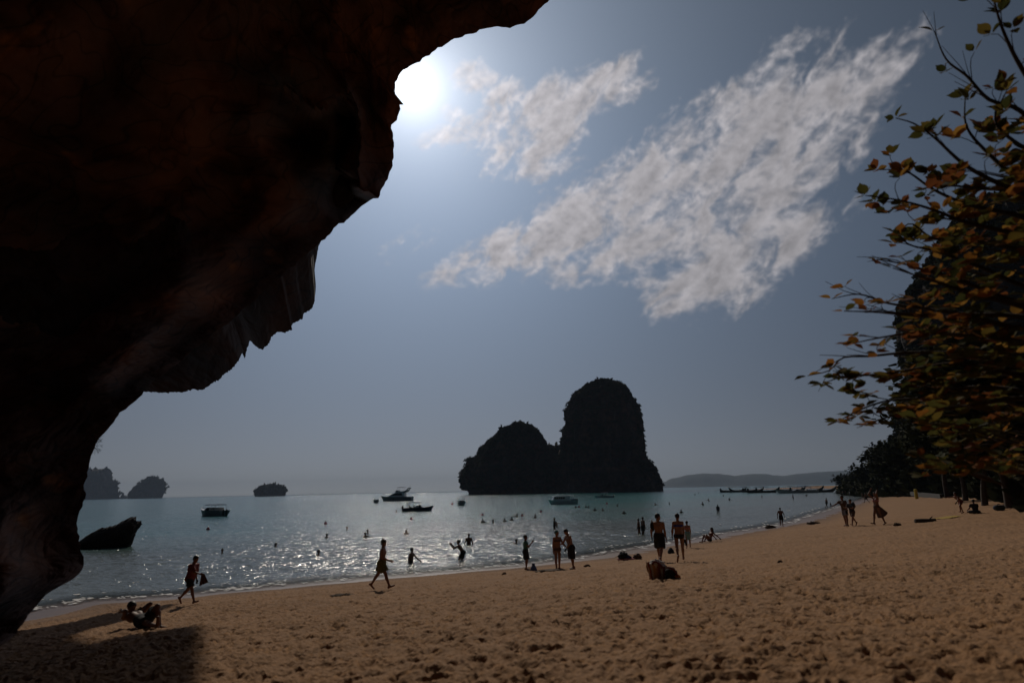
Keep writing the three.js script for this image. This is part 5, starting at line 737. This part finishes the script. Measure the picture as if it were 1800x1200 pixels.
{
  // yacht with flying bridge, bow to the left
  let o = onSea(699, 880.5), L = span(672, 727, 880.5); 
  const k = L / 14, turnTo = (p, a) => Math.atan2(-p.x, -p.z) * 0 + a, t = thing('motor_yacht', 'grey white motor yacht with a flying bridge and radar mast, moored near the horizon', 'yacht', o, Math.PI - 0.22);
  const h = hull({ L: 13 * k, B: 4 * k, D: 1.75 * k, rise: 0.28, draft: 0.6 * k, fine: 2 }); part('hull', h.side, M.hullGrey, t); part('deck', h.deck, M.gelcoat, t);
  const S = (l) => l.map(([x, y]) => [x * k, y * k]);
  part('cabin', profileBlock(S([[-3.4, 1.6], [3.9, 1.9], [1.8, 2.9], [0.2, 3.55], [-2.6, 3.6], [-3.2, 3.2]]), 3.1 * k, 0.08 * k, 0.12), M.gelcoat, t);
  part('side_window', profileBlock(S([[-2.6, 2.3], [3.0, 2.3], [1.6, 2.85], [0.2, 3.3], [-2.2, 3.3]]), 3.16 * k, 0.02, 0.10), M.glass, t);
  part('flying_bridge', profileBlock(S([[-3.9, 3.55], [-0.2, 3.55], [0.9, 3.75], [0.3, 4.35], [-0.2, 4.4], [-0.5, 3.95], [-3.0, 3.95], [-4.6, 4.5], [-4.9, 4.5]]), 2.6 * k, 0.06 * k), M.hullGrey, t);
  const bim = slab(3.4 * k, 0.12 * k, 2.4 * k, 0.12 * k); bim.translate(-1.6 * k, 5.55 * k, 0); part('bimini', bim, M.canvasBlue, t);
  for (const s of [1, -1]) for (const x of [-3.0, -0.3]) part('bimini_post', capsuleBar(V3(x * k, 3.9 * k, s * 1.1 * k), V3((x + 0.1) * k, 5.5 * k, s * 1.1 * k), 0.04 * k), M.steel, t);
  part('radar_arch', merge([1, -1].map((s) => profileBlock(S([[-4.2, 3.9], [-3.6, 3.9], [-5.0, 5.3], [-5.4, 5.3]]), 0.2 * k, 0.03 * k).translate(0, 0, s * 1.15 * k)).concat(profileBlock(S([[-5.4, 5.15], [-4.9, 5.15], [-5.0, 5.35], [-5.4, 5.35]]), 2.5 * k, 0.04 * k))), M.hullGrey, t);
  part('mast', capsuleBar(V3(-5.2 * k, 5.3 * k, 0), V3(-5.6 * k, 6.5 * k, 0), 0.06 * k), M.steel, t);
  part('bow_rail', merge([1, -1].map((s) => tube([V3(1.5 * k, 2.7 * k, s * 1.7 * k), V3(4.5 * k, 3.0 * k, s * 1.1 * k), V3(6.9 * k, 3.2 * k, s * 0.1 * k)], 0.035 * k, 0.035 * k, 10, 5)).concat([2, 3.5, 5, 6.3].flatMap((x) => [1, -1].map((s) => capsuleBar(V3(x * k, 1.8 * k, s * (2.1 - x * 0.28) * k), V3(x * k, 2.85 * k + x * 0.05 * k, s * (1.95 - x * 0.27) * k), 0.025 * k))))), M.steel, t);
  for (const s of [1, -1]) part('porthole', new THREE.CylinderGeometry(0.24 * k, 0.24 * k, 0.06 * k, 14).rotateX(Math.PI / 2).translate(1.2 * k, 0.95 * k, s * 1.83 * k), M.glass, t);
  // dark speedboat in front of it, bow to the right
  o = onSea(733, 898.5); L = span(711, 757, 898.5); 
  speedboat({ L, beam: L * 0.36, D: L * 0.135, mat: M.hullNavy, roof: [-0.36, 0.16], roofY: L * 0.135 + 1.05 }, 'speedboat', 'low dark speedboat with a flat canopy moored in front of the yacht', o, 0.12, 'moored speedboats');
  // speedboat seen from the stern quarter
  o = onSea(374, 907); L = span(354, 393, 907) * 1.25;
  speedboat({ L, beam: L * 0.42, D: L * 0.16, mat: M.hullGrey, roof: [-0.34, 0.2], roofY: L * 0.16 + 1.1 }, 'speedboat', 'stubby grey speedboat with a blue canopy, alone in the sunlit water near the cave side', o, 2.62, 'moored speedboats');
  // small boats end on
  o = onSea(661, 884); L = 5.4;
  speedboat({ L, beam: 2.6, D: 0.8, mat: M.hullGrey, roof: [-0.3, 0.16], roofY: 2.0 }, 'speedboat', 'tiny covered boat seen end on beside the bow of the yacht', o, 1.75, 'moored speedboats');
  o = onSea(811, 888); speedboat({ L: 6.5, beam: 2.3, D: 0.8, mat: M.hullNavy, roof: [-0.34, 0.2], roofY: 2.05 }, 'speedboat', 'small dark covered boat seen end on, off the undercut island hump', o, -1.35, 'moored speedboats');
  // white cabin boat, bow to the left, stern dark
  o = onSea(991, 886.5); L = span(968, 1015, 886.5); 
  { const t2 = thing('cabin_boat', 'white cabin boat with a row of dark windows below the domed island', 'boat', o, Math.PI + 0.12), q = L / 9, hb = hull({ L: 8.4 * q, B: 2.9 * q, D: 1.35 * q, rise: 0.16, draft: 0.4 * q, fine: 3.2 }), S2 = (l) => l.map(([x, y]) => [x * q, y * q]);
    part('hull', hb.side, M.gelcoat, t2); part('deck', hb.deck, M.gelcoat, t2);
    part('cabin', profileBlock(S2([[-1.9, 1.25], [3.7, 1.4], [3.3, 2.25], [2.9, 2.55], [-1.9, 2.6]]), 2.3 * q, 0.06 * q, 0.08), M.gelcoat, t2);
    for (let i = 0; i < 5; i++) for (const s of [1, -1]) { const w = profileBlock(S2([[-0.2 + i * 0.72, 1.75], [0.38 + i * 0.72, 1.75], [0.38 + i * 0.72, 2.35], [-0.2 + i * 0.72, 2.35]]), 0.05 * q, 0.01); w.translate(0, 0, s * 1.13 * q); part('window', w, M.glass, t2); }
    const rf = slab(7.0 * q, 0.12 * q, 2.5 * q); rf.translate(0.2 * q, 2.72 * q, 0); part('roof', rf, M.gelcoat, t2);
    for (const s of [1, -1]) for (const x of [-3.2, -2.3]) part('post', capsuleBar(V3(x * q, 1.2 * q, s * 1.1 * q), V3(x * q + 0.1, 2.7 * q, s * 1.1 * q), 0.05 * q), M.steel, t2);
    part('stern_seat', profileBlock(S2([[-4.0, 1.1], [-2.4, 1.1], [-2.4, 1.65], [-3.8, 1.7]]), 2.3 * q, 0.05 * q), M.canvasBlue, t2); outboard(t2, -4.4 * q, -0.4, 0.9 * q); outboard(t2, -4.4 * q, 0.4, 0.9 * q); }
  o = onSea(1063, 875); speedboat({ L: 7.5, beam: 2.5, D: 0.9, mat: M.gelcoat, roof: [-0.2, 0.2], roofY: 2.1 }, 'speedboat', 'small pale boat close under the cliff of the domed island', o, Math.PI - 0.1, 'moored speedboats');
  // longtails drawn up in a row, their prows with ribbons
  const r = rng(101);
  function longtail(label, x, dist, L2, turn, roof, ribbon) {
    const p = at(x, 858, dist); p.y = 0; L2 *= 1.3; const t3 = thing('longtail_boat', label, 'boat', p, turn, 'longtail boats drawn up in a row'), n = 44, W = (u) => 0.95 * Math.pow(Math.max(0, 1 - Math.pow(Math.abs(u), 2.6)), 0.8) + 0.04, Y = (u) => 0.75 + 1.5 * Math.pow(Math.max(0, u), 5) + 0.5 * Math.pow(Math.max(0, -u), 4);
    part('hull', merge([gridGeo(n, 16, (i, j, q) => { const u = i / (n - 1) * 2 - 1, v = j / 15 * 2 - 1, a = Math.abs(v), keel = -0.25 + 1.75 * Math.pow(Math.max(0, u), 6) + 0.4 * Math.pow(Math.max(0, -u), 4); q[0] = u * L2 / 2; q[1] = keel + (Y(u) - keel) * Math.pow(a, 1.5); q[2] = Math.sign(v) * W(u) * Math.pow(a, 0.6); }), gridGeo(n, 4, (i, j, q) => { const u = i / (n - 1) * 2 - 1; q[0] = u * L2 / 2; q[1] = Y(u) - 0.22; q[2] = -(j / 3 * 2 - 1) * W(u) * 0.94; })]), M.timber, t3);
    part('gunwale', merge([1, -1].map((s) => tube(Array.from({ length: 9 }, (_, i) => { const u = i / 8 * 1.96 - 0.98; return V3(u * L2 / 2, Y(u), s * W(u)); }), 0.05, 0.05, 30, 5))), M.hullTeal, t3);
    if (roof) { const rf = slab(L2 * 0.42, 0.1, 1.9, 0.12); rf.translate(-L2 * 0.06, 2.15, 0); part('canopy', rf, roof, t3); for (const s of [1, -1]) for (const u of [-0.25, -0.06, 0.13]) part('post', capsuleBar(V3(u * L2, 0.6, s * 0.8), V3(u * L2, 2.15, s * 0.8), 0.035), M.timber, t3); }
    part('motor', merge([profileBlock([[-L2 / 2 + 0.2, 1.1], [-L2 / 2 + 1.1, 1.1], [-L2 / 2 + 1.0, 1.7], [-L2 / 2 + 0.3, 1.7]], 0.5, 0.05), capsuleBar(V3(-L2 / 2 + 0.4, 1.4, 0), V3(-L2 / 2 - 3.2, 0.5, 0), 0.05)]), M.motor, t3);
    part('ribbons', merge([0, 1, 2].map((q) => new THREE.TorusGeometry(0.16 + q * 0.02, 0.06, 6, 12).rotateY(1.57).translate(L2 * 0.478, 1.7 + q * 0.16, 0)).concat(tube([V3(L2 * 0.48, 1.75, 0.1), V3(L2 * 0.47, 1.4, 0.2), V3(L2 * 0.475, 1.0, 0.16)], 0.05, 0.03, 6, 5))), ribbon, t3); t3.scale.y = 1.45;
  }
  longtail('first longtail of the row, at its seaward end, pale canopy and red ribbons', 1289, 430, 14, 0.15, M.canvasPale, CLOTH.red);
  longtail('second longtail from the seaward end, dark canopy', 1306, 425, 13, 2.9, M.canvasBlue, CLOTH.pink);
  longtail('third longtail of the row, low and without a canopy', 1324, 415, 12, 0.3, null, CLOTH.red);
  longtail('dark longtail with a heavy canopy in the middle of the row, closest to bathers', 1342, 370, 14, 0.05, M.canvasBlue, CLOTH.orange);
  longtail('longtail with a pale canopy just behind the long white tender', 1392, 400, 14, 0.2, M.canvasPale, CLOTH.red);
  longtail('longtail with red ribbons near the sand, second from the beach end', 1418, 375, 13, -0.3, M.canvasBlue, CLOTH.red);
  longtail('last longtail of the row, prow up on the sand', 1440, 350, 13, -0.1, M.canvasPale, CLOTH.pink);
  { const p = at(1403, 860, 335); p.y = 0; speedboat({ L: 19, beam: 3.6, D: 1.15, mat: M.gelcoat, roof: [-0.32, 0.12], roofY: 2.7 }, 'ferry_tender', 'long white tender with a striped low hull, in front of the longtails', p, Math.PI + 0.06); }
  // marker buoys
  const bg = new THREE.LatheGeometry([[0, -0.22], [0.12, -0.18], [0.2, -0.02], [0.17, 0.12], [0.06, 0.2], [0.04, 0.28], [0, 0.29]].map(([x, y]) => new THREE.Vector2(x, y)), 16), buoyM = std(0.55, 0.04, 0.06, 0.5);
  [[572, 921, 'red buoy in the glitter off the topknot man'], [723, 913, 'red buoy below the dark speedboat'], [365, 931, 'red buoy below the stubby grey speedboat'], [795, 886.5, 'red buoy beside the small dark end-on boat'], [848, 906, 'red buoy above the loose line of swimmers'], [918, 907, 'red buoy just past the loose line of swimmers'], [951, 900, 'red buoy between the swimmers and the white cabin boat'], [1018, 892, 'red buoy just astern of the white cabin boat'], [1067, 886, 'red buoy in the green water under the small pale boat']].forEach(([x, y, label]) => { const p = onSea(x, y), k2 = Math.max(1, Math.hypot(p.x, p.z) / 110); p.y = 0.06; const t4 = thing('marker_buoy', label, 'buoy', p, 0, 'red marker buoys'); part('float', bg, buoyM, t4); part('ring', new THREE.TorusGeometry(0.05, 0.015, 6, 12).translate(0, 0.33, 0), M.steel, t4); t4.scale.setScalar(k2); });
}
// ---------------------------------------------------------------- bags, mats and weed on the sand
function lump(seed, rx, ry, rz, rough = 0.16, flat = 0.35) { const g = new THREE.SphereGeometry(1, 30, 22), P = g.attributes.position; for (let i = 0; i < P.count; i++) { const x = P.getX(i), y = P.getY(i), z = P.getZ(i), k = 1 + rough * (n3(x * 1.7 + seed, y * 1.7, z * 1.7) + 0.6 * n3(x * 4 + seed, y * 4, z * 4) + 0.3 * n3(x * 9, y * 9 + seed, z * 9)); P.setXYZ(i, x * k * rx, Math.max(y * k, -flat) * ry + flat * ry, z * k * rz); } const m = mergeVertices(g); m.computeVertexNormals(); return m; }
{
  // striped beach bag with a pale towel and two handles
  let p = groundHit(1158, 1018); const sc = Math.hypot(p.x, p.z) / 1100 * 0.78;
  const t = thing('beach_bag', 'striped red and white beach bag stuffed with a pale towel, on the trampled sand', 'bag', p, -0.25), W = 42 * sc, H = 32 * sc, D = 22 * sc, stripes = [[0.30, 0.06, 0.04], [0.5, 0.46, 0.42], [0.20, 0.05, 0.04], [0.42, 0.2, 0.08], [0.45, 0.40, 0.36], [0.12, 0.05, 0.05]];
  const nx = 96, ny = 26, g = gridGeo(nx, ny, (i, j, q) => { const a = i / (nx - 1) * 2 * Math.PI, v = j / (ny - 1), c = Math.cos(a), s = Math.sin(a), e = 0.55, k = 0.86 + 0.22 * v + 0.05 * n2(c * 2 + v * 3, s * 2), sag = 1 + 0.04 * Math.sin(v * 9 + a * 3); q[0] = Math.sign(c) * Math.pow(Math.abs(c), e) * W / 2 * k * sag - 0.05 * W * v; q[2] = Math.sign(s) * Math.pow(Math.abs(s), e) * D / 2 * (1.15 - 0.35 * v) * sag; q[1] = v * H * (0.92 - 0.16 * c) + 0.02 * n2(a * 2, v * 3); }, { color: (i) => stripes[Math.floor(i / nx * 36) % 6] });
  const bm = std(1, 1, 1, 0.85, { vertexColors: true, side: THREE.DoubleSide }); part('sack', g, bm, t);
  part('towel', lump(3, W * 0.40, H * 0.34, D * 0.42, 0.2).translate(-0.04 * W, H * 0.72, 0), CLOTH.white, t);
  for (const s of [1, -1]) part('handle', tube([V3(-W * 0.25, H * 0.95, s * D * 0.4), V3(-W * 0.1, H * 1.12, s * D * 0.5), V3(W * 0.16, H * 0.9, s * D * 0.55), V3(W * 0.22, H * 0.72, s * D * 0.46)], 0.022, 0.022, 16, 6), CLOTH.red, t);
  p = groundHit(1181, 1018); const t2 = thing('day_pack', 'dark slumped day pack with an orange flap leaning on the striped bag', 'bag', p, 0.2);
  part('sack', lump(7, 13 * sc, 17 * sc, 11 * sc, 0.14), CLOTH.black, t2); part('flap', lump(9, 8 * sc, 8 * sc, 6 * sc, 0.2).translate(8 * sc, 0, 6 * sc), CLOTH.orange, t2); part('strap', tube([V3(-9 * sc, 24 * sc, 4 * sc), V3(0, 20 * sc, 12 * sc), V3(8 * sc, 8 * sc, 11 * sc)], 0.02, 0.02, 12, 6), CLOTH.red, t2);
  // black bag by the young man
  p = groundHit(1180, 973); let q = Math.hypot(p.x, p.z) / 1100; const t3 = thing('black_bag', 'round black bag between the young man and the bandeau woman', 'bag', p, 0.3); part('sack', lump(11, 5.2 * q, 6 * q, 5 * q, 0.12), CLOTH.black, t3); part('handle', tube([V3(-2.5 * q, 7.5 * q, 0), V3(0, 9 * q, 0), V3(2.5 * q, 7.5 * q, 0)], 0.02, 0.02, 8, 5), CLOTH.black, t3);
  // blue bag at the boy's feet
  p = groundHit(938, 1003); q = Math.hypot(p.x, p.z) / 1100; const t4 = thing('blue_bag', 'blue drawstring bag standing like a cone beside the boy with the phone', 'bag', p, 0.5);
  const lg = new THREE.LatheGeometry([[0, 0], [5.6, 0], [6.0, 1.2], [5.0, 4], [3.4, 7.5], [2.2, 9.6], [2.0, 10.4], [2.6, 11.6], [0, 11.4]].map(([x, y]) => new THREE.Vector2(x * q, y * q)), 28); { const P = lg.attributes.position; for (let i = 0; i < P.count; i++) { const k = 1 + 0.12 * n3(P.getX(i) * 8, P.getY(i) * 6, P.getZ(i) * 8); P.setX(i, P.getX(i) * k); P.setZ(i, P.getZ(i) * k * 0.8); } lg.computeVertexNormals(); }
  part('sack', lg, std(0.10, 0.14, 0.30, 0.85), t4); part('cord', new THREE.TorusGeometry(2.1 * q, 0.012, 6, 18).rotateX(1.57).translate(0, 9.9 * q, 0), CLOTH.black, t4);
  // heap of clothes on a pale towel
  p = groundHit(1107, 984); q = Math.hypot(p.x, p.z) / 1100; const t5 = thing('clothes_heap', 'dark heap of clothes and shoes dumped on a pink towel at the wet edge', 'clothes', p, -0.35);
  part('towel', lump(13, 21 * q, 3.2 * q, 8 * q, 0.12, 0.2), CLOTH.pink, t5); part('bundle', lump(15, 9 * q, 8.5 * q, 7 * q, 0.22).translate(-10 * q, 1, 0).translate(0, -1 + 0.6 * q, 0), CLOTH.black, t5); part('bundle', lump(16, 7 * q, 6.5 * q, 6 * q, 0.22).translate(13 * q, 0.6 * q, 0), CLOTH.brown, t5); part('bundle', lump(17, 5 * q, 5 * q, 5 * q, 0.2).translate(-1 * q, 0.6 * q, 2 * q), CLOTH.navy, t5);
  // weed, clods, driftwood, mats
  const weedM = std(0.09, 0.055, 0.032, 0.95);
  const weed = (x, y, rx, ry, name, label, cat) => { const o = groundHit(x, y), k = Math.hypot(o.x, o.z) / 1100, tt = thing(name, label, cat, o, 0.3); part('mass', lump(x, rx * k, ry * k, rx * 0.5 * k, 0.3, 0.2), weedM, tt); const r = rng(x), g2 = []; for (let i = 0; i < 9; i++) { const a = r() * 6.28, l = rx * k * (0.7 + 0.7 * r()); g2.push(tube([V3(0, ry * k * 0.5, 0), V3(Math.cos(a) * l * 0.6, ry * k * (0.6 + r()), Math.sin(a) * l * 0.4), V3(Math.cos(a) * l, 0.02, Math.sin(a) * l * 0.6)], 0.014 * k * 30, 0.006 * k * 30, 8, 5)); } part('strands', merge(g2), weedM, tt); };
  weed(1355, 928.5, 9, 3.4, 'seaweed_clump', 'brown weed clump on the wet sand near the lone dark walker', 'seaweed');
  weed(1430, 921, 11, 2.6, 'seaweed_clump', 'flatter weed clump washed up just short of the pointing man', 'seaweed');
  weed(1032, 996, 5, 2.6, 'seaweed_clump', 'small weed clod beside the feet of the stooping man', 'seaweed');
  weed(886, 1010.5, 3.4, 3, 'seaweed_clump', 'small lone clod of weed at the wet edge before the boy', 'seaweed');
  weed(970, 1004, 26, 2.4, 'seaweed_clump', 'long low wrack of dark weed at the feet of the boy and the couple', 'seaweed');
  weed(600, 1047, 16, 2.2, 'seaweed_clump', 'dark wrack just ahead of the topknot man on the dry edge', 'seaweed');
  weed(1578, 923.5, 6, 2.6, 'seaweed_clump', 'small dark clump by the feet of the skirted woman', 'seaweed');
  weed(1372, 990, 5, 3, 'seaweed_clump', 'lone dark clod out on the open trampled sand', 'seaweed');
  { const o = groundHit(1628, 918), k = Math.hypot(o.x, o.z) / 1100, tt = thing('driftwood_log', 'weathered driftwood log lying flat on the sand between the skirted woman and the shade', 'log', o, 0.22); part('trunk', tube([V3(-17 * k, 2.2 * k, 0), V3(-6 * k, 2.6 * k, 1 * k), V3(6 * k, 2.4 * k, -1 * k), V3(17 * k, 2.8 * k, 0)], 3.0 * k, 2.2 * k, 18, 10), M.bark, tt); part('stub', tube([V3(6 * k, 3 * k, 0), V3(9 * k, 6 * k, 1 * k), V3(11 * k, 8 * k, 2 * k)], 1.1 * k, 0.5 * k, 6, 6), M.bark, tt); }
  { const o = groundHit(1758, 897), k = Math.hypot(o.x, o.z) / 1100, tt = thing('blue_duffel', 'small blue grey duffel bag on the shaded sand beside the seated back', 'bag', o, 0.1); const c = new THREE.CapsuleGeometry(3.6 * k, 9 * k, 6, 16).rotateZ(1.57).translate(0, 3.4 * k, 0); part('sack', c, std(0.06, 0.08, 0.12, 0.9), tt); part('handle', tube([V3(-3 * k, 6.6 * k, 0), V3(0, 8.6 * k, 0), V3(3 * k, 6.6 * k, 0)], 0.02, 0.02, 10, 5), CLOTH.black, tt); }
  { const o = groundHit(1664, 911), k = Math.hypot(o.x, o.z) / 1100, tt = thing('beach_towel', 'yellow towel spread flat on the sand below the stooping player', 'towel', o, 0.15); part('fabric', gridGeo(24, 14, (i, j, q2) => { q2[0] = (i / 23 - 0.5) * 30 * k; q2[2] = (j / 13 - 0.5) * 26 * k; q2[1] = 0.05 + 0.02 * n2(q2[0] * 5, q2[2] * 5) + ground(o.x + q2[0], o.z + q2[2]) - o.y; }), phys(0.40, 0.26, 0.04, 0.95, { side: THREE.DoubleSide }), tt); }
  { const o = at(1606, 838, 130); o.y = ground(o.x, o.z); const k = 130 / 1100, tt = thing('yellow_post', 'short yellow marker post below the leaning pale trunk', 'post', o); part('post', new THREE.CylinderGeometry(2.1 * k, 2.3 * k, 13 * k, 14).translate(0, 6.5 * k, 0), CLOTH.yellow, tt); part('cap', new THREE.SphereGeometry(2.1 * k, 14, 8, 0, 6.3, 0, 1.57).scale(1, 0.5, 1).translate(0, 13 * k, 0), CLOTH.yellow, tt); }
  // the low grey wall at the back of the beach
  { const a = at(1518, 846, 262), b = at(1590, 842, 165), c = at(1650, 841, 118), pts = [a, b, c]; for (const q2 of pts) q2.y = ground(q2.x, q2.z); const tt = thing('retaining_wall', 'long low grey wall along the back of the beach under the trees', 'wall', V3(0, 0, 0)); for (let i = 0; i < 2; i++) { const L = pts[i].distanceTo(pts[i + 1]), g2 = new THREE.BoxGeometry(L, 0.8, 0.35, 24, 3, 1), d = pts[i + 1].clone().sub(pts[i]); g2.translate(0, 0.45, 0); g2.rotateY(-Math.atan2(d.z, d.x)); const m = pts[i].clone().lerp(pts[i + 1], 0.5); g2.translate(m.x, m.y, m.z); part('wall_section', g2, std(0.05, 0.048, 0.045, 0.95), tt); } }
}
renderer.render(scene, camera);
